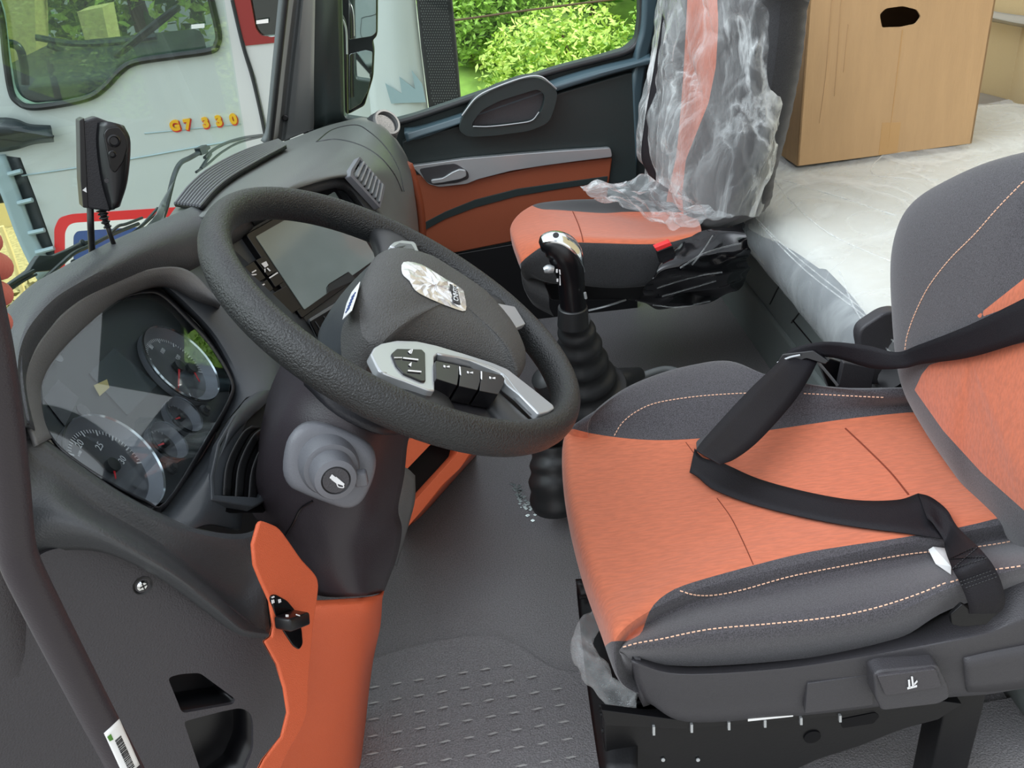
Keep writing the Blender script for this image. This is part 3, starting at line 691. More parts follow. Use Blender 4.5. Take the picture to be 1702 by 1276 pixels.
# screen
scr = thing('infotainment_screen', 'large rectangular infotainment screen seen through the steering wheel', 'screen', CP.o)
s0, s1, s2 = CP.at(503, 516), CP.at(426, 393), None
wdt, hgt = .262, (s1-s0).length
def Sc(u, v, off=0): return s0+cw*u*wdt+cu_*v*hgt+cn*off
plate('screen_frame', rnd([Sc(-.06, -.07, .004), Sc(1.03, -.07, .004), Sc(1.03, 1.08, .004), Sc(-.06, 1.08, .004)], .006), .02, 'black', scr, bev=.002)
plate('display', rnd([Sc(.0, .0, .0055), Sc(.98, .0, .0055), Sc(.98, 1.0, .0055), Sc(.0, 1.0, .0055)], .003), .002, 'screen', scr, bev=0)
tb = PP([(543, 487), (546, 473), (580, 452), (592, 464)], pl=PL(CP.o+cn*.0062, cn))
plate('pull_tab', tb, .0008, 'cluster', scr, bev=0)
tube('tab_edge', PP([(544, 488), (543, 478), (547, 472), (579, 452)], pl=PL(CP.o+cn*.0066, cn)), .0007, 'black', scr, n=6, sm=1)
# switches left of the screen
def key(px, name='switch', m='black', par=None, off=.006, lab=None):
    o = plate(name, rnd(K(px, off), .002), .012, m, par or con, bev=.0012); return o
swb = plate('switch_bezel', rnd(K([(402, 446), (438, 424), (500, 508), (494, 530), (480, 528), (414, 462)], -.004), .003), .006, 'void', con, bev=.001)
key([(407, 443), (422, 434), (442, 462), (428, 470)]); key([(425, 432), (440, 425), (461, 450), (446, 459)])
key([(431, 473), (444, 464), (455, 480), (441, 490)]); key([(448, 462), (463, 453), (472, 468), (458, 477)])
key([(452, 488), (476, 474), (500, 512), (478, 526)])
multi('switch_symbol', [K([(434, 438), (442, 434), (446, 441), (440, 445)], .0075), K([(443, 446), (445, 445), (450, 450), (448, 451)], .0075), K([(439, 447), (441, 446), (441, 452), (440, 453)], .0075), K([(418, 452), (425, 448), (426, 450), (419, 454)], .0075), K([(417, 456), (426, 455), (426, 457), (418, 458)], .0075), K([(447, 461), (461, 452), (462, 454), (448, 463)], .0075), K([(433, 474), (439, 471), (440, 473), (434, 476)], .0075)], 'mark', con)
# slots under the screen
plate('slot_panel', rnd(K([(514, 530), (640, 452), (700, 500), (600, 640), (540, 585)], .002), .003), .006, 'pillar', con, bev=.001)
plate('card_slot', rnd(K([(516, 534), (566, 504), (600, 560), (545, 592)], .004), .002), .004, 'void', con, bev=.001)
for k in range(3): tube('slot_bar', K([(524+14*k, 534-9*k), (556+14*k, 584-9*k)], .0055), .001, 'dash_smooth', con, n=6, sm=1)
# ================================================================ INSTRUMENT CLUSTER
ic = thing('instrument_cluster', 'instrument cluster with two large dials and two small gauges under a clear lens', 'instrument cluster', CO)
eu = V(-math.sin(R(35)), 0, math.cos(R(35))); ey_ = V(0, 1, 0)
lens_px = [(66, 640), (86, 598), (130, 552), (192, 500), (240, 486), (270, 492), (310, 530), (350, 575), (384, 632), (380, 665), (340, 735), (276, 836), (240, 832), (170, 795), (100, 745), (72, 700)]
plate('housing_back', C_([(x+(x-220)*.16, y+(y-660)*.14) for x, y in lens_px], -.04), .01, 'void', ic, bev=0)
grid('housing_wall', [C_(lens_px+[lens_px[0]], .006), C_([(x+(x-220)*.10, y+(y-660)*.08) for x, y in lens_px+[lens_px[0]]], -.042)], 'dash_dark', ic, solid=.002)
plate('face_panel', rnd(C_(lens_px, -.012), .01), .01, 'cluster', ic, bev=.001)
plate('lens', rnd(C_(lens_px, .008), .01), .0015, 'lens', ic, bev=0)
def disc(c, r, off, m, name, par, th=.002): return lathe(name, c+n35*off, n35, [(r, -th), (r, 0)], m, par, n=56)
def gauge(c, Rr, name, lab, nums, needles, sweep, ticks):
    g = lathe(name, c, n35, [(Rr*.995, -.010), (Rr*1.0, 0), (Rr*.985, .0025), (Rr*.965, .001), (Rr*.80, -.010)], 'dial_rim', ic, n=72)
    tag(g, lab)
    rr = lathe('chrome_ring', c+n35*.001, n35, [(Rr*1.0, -.002), (Rr*1.012, .001), (Rr*.995, .0035), (Rr*.975, .001)], 'chrome', g, n=72, close=True)
    disc(c, Rr*.82, -.0105, 'dial', 'dial_face', g)
    a0, a1, n, big = ticks; q = []
    for i in range(n+1):
        a = R(a0+(a1-a0)*i/n); d = ey_*math.cos(a)+eu*math.sin(a); t = ey_*-math.sin(a)+eu*math.cos(a); b = i % big == 0
        r0, r1, w = Rr*(.68 if b else .73), Rr*.80, (.0009 if b else .0005)*(Rr/.067)
        q.append([c+n35*-.0095+d*r0+t*w, c+n35*-.0095+d*r1+t*w, c+n35*-.0095+d*r1-t*w, c+n35*-.0095+d*r0-t*w])
    multi('tick_marks', q, 'mark', g, th=.0003)
    for s, a, rad, sz in nums:
        d = ey_*math.cos(R(a))+eu*math.sin(R(a)); txt('numeral', s, c+d*Rr*rad-n35*.0092, ey_, eu, sz, 'mark', g, ext=.0002)
    for a, L, cc in needles:
        d = ey_*math.cos(R(a))+eu*math.sin(R(a)); t = n35.cross(d); o = c+cc[0]*ey_+cc[1]*eu-n35*.004
        mk('needle', [o-t*.0016, o+t*.0016, o+d*L+t*.0006, o+d*L-t*.0006, o-t*.0016+n35*.001, o+t*.0016+n35*.001, o+d*L+t*.0006+n35*.001, o+d*L-t*.0006+n35*.001],
           [(0, 1, 2, 3), (4, 5, 6, 7), (0, 1, 5, 4), (1, 2, 6, 5), (2, 3, 7, 6), (3, 0, 4, 7)], 'needle', g, False)
        lathe('needle_cap', o, n35, [(.007*Rr/.067+.002, -.004), (.007*Rr/.067+.002, .003), (.003, .004)], 'rubber', g, n=24)
    return g
def cpt(x, y): return CL.at(x, y, 0)
g2 = CO+ey_*.127+eu*.0045; g1 = CO-ey_*.144+eu*.025; g3 = CO+ey_*.0265-eu*.0285; g4 = CO-ey_*.044-eu*.0225
def angp(c, x, y):
    v = cpt(x, y)-c; return math.degrees(math.atan2(v.dot(eu), v.dot(ey_))), v.length
nums1 = []
for s, x, y in (('15', 108, 760), ('20', 141, 730), ('25', 174, 734), ('30', 212, 757)):
    a, l = angp(g1, x, y); nums1.append((s, a, l/.068, .0125))
nums1.append(('x100', angp(g1, 141, 746)[0], angp(g1, 141, 746)[1]/.068, .005))
gauge(g1, .068, 'dial_gauge', 'engine speed dial numbered up to 30, nearest the door', nums1, [(210, .02, (0, 0))], None, (215, -35, 50, 5))
nums2 = []
for s, x, y in (('80', 259, 570), ('100', 278, 577), ('120', 303, 588), ('140', 323, 608)):
    a, l = angp(g2, x, y); nums2.append((s, a, l/.066, .009))
aN, lN = angp(g2, 299, 655); gauge(g2, .066, 'dial_gauge', 'speed dial with a red needle, nearest the wheel', nums2, [(aN, .05, (0, 0)), (angp(g2, 322, 643)[0], .025, (.018, -.018))], None, (225, -45, 56, 7))
gauge(g3, .029, 'small_gauge', 'upper small gauge with a red needle', [], [(angp(g3, 285, 697)[0], .016, (0, 0))], None, (200, 20, 12, 3))
gauge(g4, .029, 'small_gauge', 'lower small gauge with a red needle', [], [(angp(g4, 258, 740)[0], .018, (0, 0))], None, (200, 20, 12, 3))
for x, y in ((341, 682), (285, 778)): lathe('adjuster_pin', CL.at(x, y, 0), n35, [(.009, -.002), (.009, .001), (.005, .002), (.004, .007)], 'rubber', ic, n=24)
plate('display', rnd(C_([(148, 620), (190, 578), (262, 640), (212, 690)], -.010), .003), .001, 'lcd', ic, bev=0)
plate('display_sticker', C_([(156, 640), (178, 630), (182, 644), (166, 658)], -.0085), .0006, 'yellow', ic, bev=0)
plate('indicator_window', rnd(C_([(72, 662), (97, 630), (131, 660), (108, 708)], -.0105), .002), .001, 'gloss', ic, bev=0)
disc(CL.at(148, 673), .009, -.010, 'gloss', 'sensor_window', ic)
disc(CL.at(100, 590), .007, -.004, 'dial_rim', 'screw_cap', ic)
# ================================================================ STEERING WHEEL AND COLUMN
WN = V(math.cos(R(55)), 0, math.sin(R(55))); WC = V(-.088, 1.09, .90); WU = V(-WN.z, 0, WN.x); WL = V(0, 1, 0)
WP = PL(WC, WN)
def Wp(pts, off=0): return [WP.at(a[0], a[1], a[2] if len(a) > 2 else off) for a in pts]
def wa(a, r=.247, h=0): return WC+(WL*math.cos(R(a))+WU*math.sin(R(a)))*r+WN*h
sw = thing('steering_wheel', 'black leather-grain steering wheel with silver button trim', 'steering wheel', WC)
N = 96; vs = []; fs = []; K_ = 20
for i in range(N):
    a = 360*i/N; c = wa(a); d = (wa(a, 1)-WC).normalized()
    dep = .0235; wid = .0185
    for k in range(K_):
        t = 2*math.pi*k/K_; vs.append(c+d*math.cos(t)*wid+WN*(math.sin(t)*dep-.004))
for i in range(N):
    for k in range(K_): fs.append((i*K_+k, i*K_+(k+1) % K_, ((i+1) % N)*K_+(k+1) % K_, ((i+1) % N)*K_+k))
mk('rim', vs, fs, 'leather', sw)
# spokes: flattened arms running from behind the pad out into the rim
def spoke(a, w, r1=.232, h0=-.012, h1=-.010, r0=.05):
    rows = []
    for t in (0, .35, .7, 1):
        r = r0+(r1-r0)*t; h = h0+(h1-h0)*t; ww = w*(1.15-.35*math.sin(t*3.1))
        d = wa(a, 1)-WC; s = WN.cross(d).normalized()
        rows.append([WC+d*r+WN*(h+.008)-s*ww, WC+d*r+WN*(h+.018)-s*ww*.5, WC+d*r+WN*(h+.018)+s*ww*.5, WC+d*r+WN*(h+.008)+s*ww, WC+d*r+WN*(h-.014)+s*ww*.7, WC+d*r+WN*(h-.014)-s*ww*.7])
    return grid('spoke', rows, 'rubber', sw, closed=True, solid=0)
for a, w in ((5, .032), (-42, .020), (187, .045), (222, .024)): spoke(a, w)
# airbag pad
pad_o = Wp([(604, 560, .004), (598, 530, .012), (597, 500, .02), (603, 470, .026), (613, 443, .03), (628, 423, .034), (650, 416, .036), (690, 425, .034), (708, 433, .032), (737, 451, .03), (767, 470, .028), (800, 493, .026), (816, 507, .024), (833, 526, .022), (850, 546, .018),
            (866, 572, .014), (874, 596, .010), (870, 614, .008), (860, 626, .006), (842, 618, .004), (800, 600, .004), (760, 588, .004), (720, 577, .004), (685, 570, .004), (655, 570, .004), (630, 576, .004)])
hp = pad('airbag_pad', crv(pad_o, 3, True), 'hubskin', sw, h=.030, thick=.05, n=WN, rings=7, k=2.4, inset=.62)
tag(hp, 'grained grey airbag pad in the middle')
sh = Surf(hp)
# side of the hub facing the windscreen, with its paper sticker
grid('hub_side', [Wp([(700, 405, .02), (655, 412, .03), (622, 440, .03), (604, 470, .024), (597, 505, .016), (600, 545, .004), (615, 575, -.002)]),
                  Wp([(660, 420, -.05), (628, 430, -.05), (592, 462, -.045), (566, 500, -.045), (552, 535, -.05), (566, 580, -.05), (600, 606, -.045)]),
                  Wp([(640, 440, -.10), (610, 450, -.10), (575, 480, -.10), (546, 520, -.10), (528, 560, -.10), (540, 610, -.10), (590, 640, -.10)])], 'dash_smooth', sw, solid=.004)
hs_ = Surf(D.objects['hub_side'])
st3 = [hs_.at(x, y, .0012) for x, y in [(596, 470), (569, 529), (584, 505)]]
if all(st3):
    sn = (st3[1]-st3[0]).cross(st3[2]-st3[0]).normalized(); SPn = PL(st3[0], sn)
    if sn.dot(CAM-st3[0]) < 0: SPn = PL(st3[0], -sn)
    so_ = plate('warning_sticker', [SPn.at(x, y, .003) for x, y in [(598, 468), (592, 492), (584, 516), (569, 531), (576, 504), (584, 486)]], .0006, 'white', sw, bev=0)
    multi('print', [[SPn.at(x+p_, y+q_, .0034) for p_, q_ in ((0, 0), (7, -9), (7.5, -8), (.5, 1.2))] for x, y in ((584, 494), (582, 499), (580, 504), (578, 509), (576, 514), (574, 519))], 'blue', so_, th=.0004)
# foil covered badge
bd = [(670, 437), (700, 441), (735, 462), (765, 480), (771, 492), (773, 517), (750, 512), (715, 498), (690, 484), (680, 468), (668, 456)]
bq = [sh.at(x, y, .0012) for x, y in cr2(bd, 3, True)]
if all(bq):
    cpx = (722, 478); vsb = []; fsb = []; nb = len(bq); rg = 5; bl = cr2(bd, 3, True)
    random.seed(5)
    for k in range(rg+1):
        f = 1-k/rg*.96
        for i in range(nb):
            x, y = cpx[0]+(bl[i][0]-cpx[0])*f, cpx[1]+(bl[i][1]-cpx[1])*f
            q = sh.at(x, y, .0012+(random.uniform(.0, .0035) if 0 < k else 0)); vsb.append(q)
    for k in range(rg):
        for i in range(nb): fsb.append((k*nb+i, k*nb+(i+1) % nb, (k+1)*nb+(i+1) % nb, (k+1)*nb+i))
    fsb.append(tuple(range(rg*nb, (rg+1)*nb)))
    bo = mk('badge_foil', vsb, fsb, 'foil', sw, False, solid=.0006, soff=0); tag(bo, 'crinkled silver foil over the maker badge')
    bc2 = sh.at(757, 489, .0034)
    plate('badge_letters_plate', [sh.at(x, y, .0052) for x, y in [(744, 476), (756, 482), (762, 510), (750, 506)]], .001, 'black', bo, bev=0)
    e1 = (sh.at(755, 481, .003)-sh.at(757, 507, .003)).normalized()
    txt('badge_letters', 'CNHTC', sh.at(753, 493, .0062), e1, WU, .0095, 'chrome', bo, ext=.0004)
# silver trim with buttons (driver's left hand)
tri = plate('button_trim', rnd(Wp([(616, 588), (622, 577), (634, 570), (659, 565), (692, 566), (724, 573), (771, 587), (818, 602), (844, 613), (889, 648), (920, 673), (922, 678), (912, 684), (896, 688), (863, 655), (840, 637), (834, 620), (783, 599), (743, 589), (728, 587), (722, 593), (723, 649), (712, 648), (673, 633), (642, 622), (630, 616)], .017), .003), .012, 'silver', sw, bev=.002, seg=3)
grid('trim_flank', [Wp([(616, 588), (630, 616), (642, 622)], .016), Wp([(612, 596), (626, 622), (640, 628)], -.01)], 'silver', sw, solid=.002)
grid('trim_bevel', [Wp([(728, 588), (760, 592), (800, 603), (836, 620), (862, 652), (898, 688)], .0175), Wp([(727, 600), (762, 606), (800, 616), (826, 628), (846, 654), (882, 690)], .008)], 'silver', sw, solid=.002)
plate('lower_arm', rnd(Wp([(716, 590), (840, 622), (905, 690), (880, 708), (780, 690), (735, 672), (712, 650)], -.004), .004), .02, 'dash_dark', sw, bev=.003)
kw = plate('key_window', rnd(Wp([(651, 587), (660, 579), (701, 580), (707, 586), (708, 633), (701, 633), (671, 620), (659, 607)], .0195), .002), .004, 'black', sw, bev=.001)
multi('key_marks', [Wp([(670, 594), (695, 597), (695, 599), (670, 596)], .0205), Wp([(678, 615), (700, 617), (700, 619), (678, 617)], .0205),
                    Wp([(678, 584), (683, 581), (682, 588)], .0205), Wp([(684, 581), (686, 581), (684, 588), (683, 588)], .0205), Wp([(679, 606), (684, 602), (683, 609)], .0205), Wp([(655, 594), (668, 594), (668, 595), (655, 595)], .0205)], 'mark', kw)
for k, q in enumerate([[(724, 599), (763, 607), (762, 627), (760, 640), (725, 629)], [(766, 608), (798, 615), (798, 634), (794, 648), (763, 641)], [(801, 616), (834, 623), (839, 629), (837, 638), (828, 655), (797, 649)]]):
    b = plate('thumb_key', rnd(Wp(q, .022), .0015), .022, 'black', sw, bev=.0015)
    cx, cy = [(742, 609), (781, 619), (818, 628)][k]
    multi('key_symbol', [Wp([(cx-5, cy-2), (cx-2, cy-1), (cx-2, cy+2), (cx-5, cy+1)], .0225), Wp([(cx, cy), (cx+5, cy-1), (cx+5, cy+2), (cx, cy+1)], .0225)], 'mark', b)
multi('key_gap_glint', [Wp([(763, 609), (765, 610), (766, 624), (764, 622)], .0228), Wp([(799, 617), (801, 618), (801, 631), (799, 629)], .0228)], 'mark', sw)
# trims on the passenger side of the pad
plate('far_trim', rnd(Wp([(806, 496, .020), (820, 502, .020), (856, 509, .018), (874, 538, .014), (850, 548, .012), (828, 530, .014)]), .003), .01, 'silver', sw, bev=.002)
ft = plate('far_key_cap', rnd(Wp([(648, 407), (655, 401), (668, 398), (686, 400), (692, 404), (703, 432), (690, 428), (660, 415)], .024), .003), .02, 'silver', sw, bev=.003)
plate('far_key', rnd(Wp([(656, 408), (664, 403), (684, 405), (690, 414), (662, 412)], .026), .002), .004, 'pillar', ft, bev=.001)
# ---- column -----------------------------------------------------
co = thing('steering_column', 'dark steering column shroud below the wheel', 'steering column', (-.2, 1.09, .6))
def Y_(l): return [P(a[0], a[1], Y=a[2]) for a in l]
grid('shroud', [
 Y_([(470, 600, 1.12), (520, 600, 1.02), (580, 650, .99), (640, 690, 1.02), (690, 700, 1.12)]),
 Y_([(448, 650, 1.14), (500, 640, 1.03), (560, 690, .975), (625, 722, .985), (678, 735, 1.10)]),
 Y_([(432, 720, 1.14), (462, 700, 1.02), (530, 740, .965), (618, 760, .97), (672, 790, 1.10)]),
 Y_([(420, 800, 1.12), (436, 790, 1.01), (510, 830, .96), (606, 850, .96), (662, 845, 1.08)]),
 Y_([(418, 850, 1.10), (450, 850, 1.0), (520, 890, .955), (592, 905, .96), (668, 880, 1.08)]),
 Y_([(450, 890, 1.08), (478, 893, .99), (535, 940, .955), (598, 945, .965), (660, 925, 1.08)]),
 Y_([(490, 980, 1.06), (524, 988, .98), (550, 992, .96), (606, 990, .97), (638, 984, 1.08)])], 'shroud', co, solid=.006, ru=6, rv=6)
ssh = Surf(D.objects['shroud'])
p = ssh.path([(520, 832), (500, 845), (488, 868), (476, 888)], .0006)
if len(p) > 2: tube('joint_line', p, .0016, 'black', co, n=6, sm=1)
grid('inner_shroud', [Y_([(500, 596, 1.0), (560, 640, .99), (640, 680, 1.0), (700, 690, 1.1)]), Y_([(505, 640, 1.0), (560, 690, .97), (640, 722, .98), (710, 716, 1.1)]), ], 'dash_dark', co, solid=.004)
grid('knee_bolster', [Y_([(640, 780, 1.14), (672, 776, 1.16), (690, 790, 1.2)]), Y_([(640, 860, 1.10), (666, 832, 1.12), (690, 830, 1.2)]), Y_([(630, 930, 1.08), (662, 880, 1.12), (680, 870, 1.2)]), Y_([(624, 982, 1.07), (650, 935, 1.10), (660, 940, 1.2)])], 'pillar', co, solid=.004)
# horn stalk in a square boot
hz = thing('horn_stalk', 'grey stalk with a round horn button in a square boot on the column', 'stalk', P(555, 790, Y=.93))
HP = PL(P(550, 770, Y=.935), V(.12, -.86, .42))
pod = pad('boot', crv([HP.at(x, y) for x, y in [(470, 780), (476, 735), (492, 712), (515, 703), (545, 706), (590, 724), (616, 742), (625, 765), (620, 795), (606, 826), (592, 840), (572, 844), (540, 834), (500, 818), (480, 806)]], 3, True), 'pod', hz, h=.008, thick=.03, n=HP.n, rings=5, k=3, inset=.35)
ca = (P(557, 795, Y=.885)-P(545, 768, Y=.935)).normalized(); cb_ = P(545, 768, Y=.935)
lathe('collar', cb_, ca, [(.036, -.008), (.035, .018), (.032, .026), (.026, .028)], 'pod', hz, n=48)
kn = lathe('button_barrel', cb_+ca*.02, ca, [(.0265, 0), (.0262, .031), (.024, .037), (.0172, .0395), (.0166, .037)], 'pod', hz, n=48)
bt = lathe('horn_button', cb_+ca*.02, ca, [(.0158, .03), (.0158, .0385), (.0150, .0395)], 'kick', hz, n=40)
tube('gap_ring', [cb_+ca*.0585+(frame_of(ca)[0]*math.cos(t)+frame_of(ca)[1]*math.sin(t))*.0165 for t in [k*math.pi/12 for k in range(24)]], .0009, 'black', hz, closed=True, n=6, sm=1)
BP = PL(cb_+ca*.0602, ca)
# centre the horn mark on the button
oc = proj(BP.o); dx, dy = oc[0]-558, oc[1]-795
def hm(l): return [BP.at(x+dx, y+dy) for x, y in l]
multi('horn_symbol', [hm([(547, 790), (551, 784), (557, 789), (551, 793)]), hm([(550, 793), (558, 788), (572, 800), (570, 803), (558, 799)])], 'mark', bt)
tube('horn_loop', hm([(559, 799), (562, 805), (570, 806), (570, 802)]), .0007, 'mark', bt, n=6)
box('barrel_tab', cb_+ca*.035+V(.031, 0, -.012), V(.008, 0, 0), V(0, .006, .0), V(0, 0, .010), 'pod', hz, bev=.003)
# ================================================================ KICK PANEL, ORANGE TRIM
kp = thing('kick_panel', 'dark grained kick panel with a screw and two open cubbies by the door opening', 'panel', P(300, 1100, Y=.78))
KP = PL(P(60, 920, Y=.755), (P(450, 1070, Y=.85)-P(60, 920, Y=.755)).cross(P(450, 1290, Y=.80)-P(60, 920, Y=.755)))
ko = cr2([(10, 960), (62, 925), (84, 914), (112, 909), (145, 908), (164, 911), (176, 919), (205, 921), (240, 926), (275, 939), (310, 956), (360, 990), (405, 1024), (430, 1046), (446, 1070), (462, 1105), (474, 1145), (479, 1185), (474, 1225), (462, 1255), (445, 1285), (430, 1330)], 3)+[(430, 1500), (-60, 1500), (-60, 1000)]
h1 = rnd([KP.at(x, y) for x, y in [(279, 1126), (300, 1120), (332, 1118), (392, 1162), (388, 1170), (303, 1185)]], .006)
h2 = rnd([KP.at(x, y) for x, y in [(306, 1200), (312, 1197), (370, 1182), (400, 1176), (416, 1184), (421, 1200), (421, 1245), (402, 1290), (350, 1330)]], .008)
plate('panel_face', [KP.at(x, y) for x, y in ko], .006, 'kick', kp, holes=[h1, h2], bev=.002, seg=3)
for nm, hh in (('cubby', h1), ('cubby', h2)):
    c = sum(hh, V(0, 0, 0))/len(hh); nn = KP.n if KP.n.dot(CAM-c) > 0 else -KP.n
    N_ = len(hh); vs = [c+(q-c)*1.06-nn*.004 for q in hh]+[c+(q-c)*.9-nn*.05+V(0, 0, -.004) for q in hh]
    mk(nm, vs, [(i, (i+1) % N_, N_+(i+1) % N_, N_+i) for i in range(N_)]+[tuple(range(N_, 2*N_))], 'black', kp, True, solid=.002)
nn = KP.n if KP.n.dot(CAM-KP.o) > 0 else -KP.n
sc0 = lathe('screw', KP.at(237, 973), nn, [(.0105, -.004), (.0105, .0008), (.008, .0), (.0065, -.002)], 'black', kp, n=28)
lathe('screw_head', KP.at(237, 973), nn, [(.0062, -.003), (.0062, .0005), (.004, .0022)], 'chrome', sc0, n=20)
u, w = frame_of(nn)
multi('cross_slot', [[KP.at(237, 973)+nn*.0022+u*a+w*b for a, b in ((-.004, -.0007), (.004, -.0007), (.004, .0007), (-.004, .0007))], [KP.at(237, 973)+nn*.0022+u*a+w*b for a, b in ((-.0007, -.004), (.0007, -.004), (.0007, .004), (-.0007, .004))]], 'black', sc0, th=.0004)
# door pillar behind the grab handle
dp_ = grid('trim_6', [[P(-80, 560, Y=.72), P(-80, 900, Y=.70), P(-60, 1300, Y=.68), P(-60, 1600, Y=.66)], [P(-20, 580, Y=.73), P(-6, 900, Y=.715), P(60, 1300, Y=.70), P(100, 1600, Y=.68)], [P(14, 640, Y=.80), P(34, 860, Y=.765), P(150, 1300, Y=.745), P(260, 1600, Y=.72)]], 'kick', solid=.02); struct(dp_)
# orange panel with the headlamp switch
op = thing('orange_side_panel', 'orange trim panel holding the black headlight switch', 'panel', P(480, 1050, X=-.25))
OP = PL(P(480, 1020, X=-.255), V(.86, -.48, .12))
oo = cr2([(430, 872), (436, 866), (452, 871), (466, 879), (484, 903), (503, 930), (524, 953), (530, 968), (529, 990), (522, 1040), (518, 1085), (514, 1130), (512, 1180), (500, 1215), (482, 1246), (466, 1280)], 3)+[(430, 1320), (426, 1290), (440, 1262), (470, 1225), (480, 1185), (474, 1145), (462, 1105), (440, 1066), (452, 1058), (456, 1040), (450, 1000), (434, 965), (424, 940), (421, 905)]
plate('panel_face', [OP.at(x, y, .008) for x, y in oo], .006, 'orange', op, bev=.003, seg=3)
bez = plate('switch_plate', rnd([OP.at(x, y, .0095) for x, y in [(449, 990), (458, 987), (478, 998), (492, 1015), (502, 1045), (504, 1070), (498, 1080), (488, 1074), (472, 1050), (458, 1020)]], .004), .006, 'gloss', op, bev=.001)
kb = box('rotary_knob', OP.at(486, 1031, .022), (OP.at(503, 1022, .0)-OP.at(470, 1034, 0))*.5, OP.n*.012, (OP.at(486, 1020, 0)-OP.at(488, 1043, 0))*.45, 'black', op, bev=.003, seg=3)
multi('symbol', [[OP.at(x+dx2, y+dy2, .0105) for dx2, dy2 in ((-2, -3), (2, -4), (3, 1), (-1, 3))] for x, y in ((464, 999), (453, 1000))]+[[OP.at(x, y, .0105) for x, y in ((451, 992), (455, 990), (456, 992), (452, 994))]], 'mark', bez)
multi('symbol', [[OP.at(x, y, .0345) for x, y in ((475, 1021), (479, 1021), (479, 1025), (475, 1025))], [OP.at(x, y, .0345) for x, y in ((492, 1020), (498, 1022), (498, 1024), (492, 1022))]], 'mark', kb)
# orange skirt below the column
ok = thing('orange_column_skirt', 'tall orange skirt below the steering column reaching the floor', 'panel', (-.2, 1.0, 0))
grid('skirt_face', [
 Y_([(500, 992, .95), (527, 997, .94), (580, 994, .96), (622, 990, .99), (638, 985, 1.06), (636, 960, 1.16)]),
 Y_([(500, 1012, .93), (524, 1014, .925), (580, 1010, .945), (620, 1006, .975), (634, 1003, 1.06), (636, 980, 1.16)]),
 Y_([(495, 1060, .93), (517, 1060, .925), (570, 1058, .945), (610, 1052, .985), (629, 1050, 1.07), (632, 1040, 1.18)]),
 Y_([(490, 1130, .93), (510, 1130, .93), (560, 1130, .95), (598, 1128, .99), (612, 1110, 1.09), (620, 1100, 1.2)]),
 Y_([(440, 1220, .92), (505, 1200, .935), (555, 1200, .955), (592, 1200, 1.0), (604, 1190, 1.10), (610, 1180, 1.22)]),
 Y_([(400, 1300, .90), (470, 1300, .92), (550, 1300, .96), (588, 1290, 1.01), (599, 1270, 1.12), (604, 1260, 1.24)])], 'orange', ok, solid=.005, ru=5, rv=5)
# orange foot console with dark pocket, beyond the column
of = thing('orange_foot_console', 'orange floor console with a dark open pocket beside the pedals', 'console', P(700, 860, Z=0))
FP2 = PL(P(700, 790, Y=1.52), V(.62, -.52, .5))
fo = rnd([FP2.at(x, y) for x, y in [(640, 760), (690, 725), (715, 715), (790, 715), (782, 752), (765, 778), (735, 806), (700, 850), (672, 882), (655, 880), (640, 830)]], .01)
fh = rnd([FP2.at(x, y) for x, y in [(672, 790), (676, 780), (722, 732), (763, 742), (760, 754), (682, 840), (676, 812)]], .004)
plate('console_face', fo, .03, 'orange', of, holes=[fh], bev=.004, seg=3)
plate('pocket', [FP2.at(x, y, -.03) for x, y in [(655, 780), (700, 720), (780, 730), (765, 770), (680, 860)]], .004, 'void', of, bev=0)
grid('console_base', [[FP2.at(660, 878, -.01), FP2.at(700, 848, -.01), FP2.at(740, 802, -.01), FP2.at(786, 752, -.01)], [P(664, 885, Z=0), P(700, 858, Z=0), P(745, 808, Z=0), P(792, 756, Z=0)]], 'orange', of, solid=.01)
# pedals area behind: dark bulkhead
bh = grid('wall_front', [[V(-.60, y, .62) for y in (.75, 1.2, 1.7, 2.3, 2.9)], [V(-.58, y, .3) for y in (.75, 1.2, 1.7, 2.3, 2.9)], [V(-.50, y, .0) for y in (.75, 1.2, 1.7, 2.3, 2.9)]], 'black', solid=.02); struct(bh)
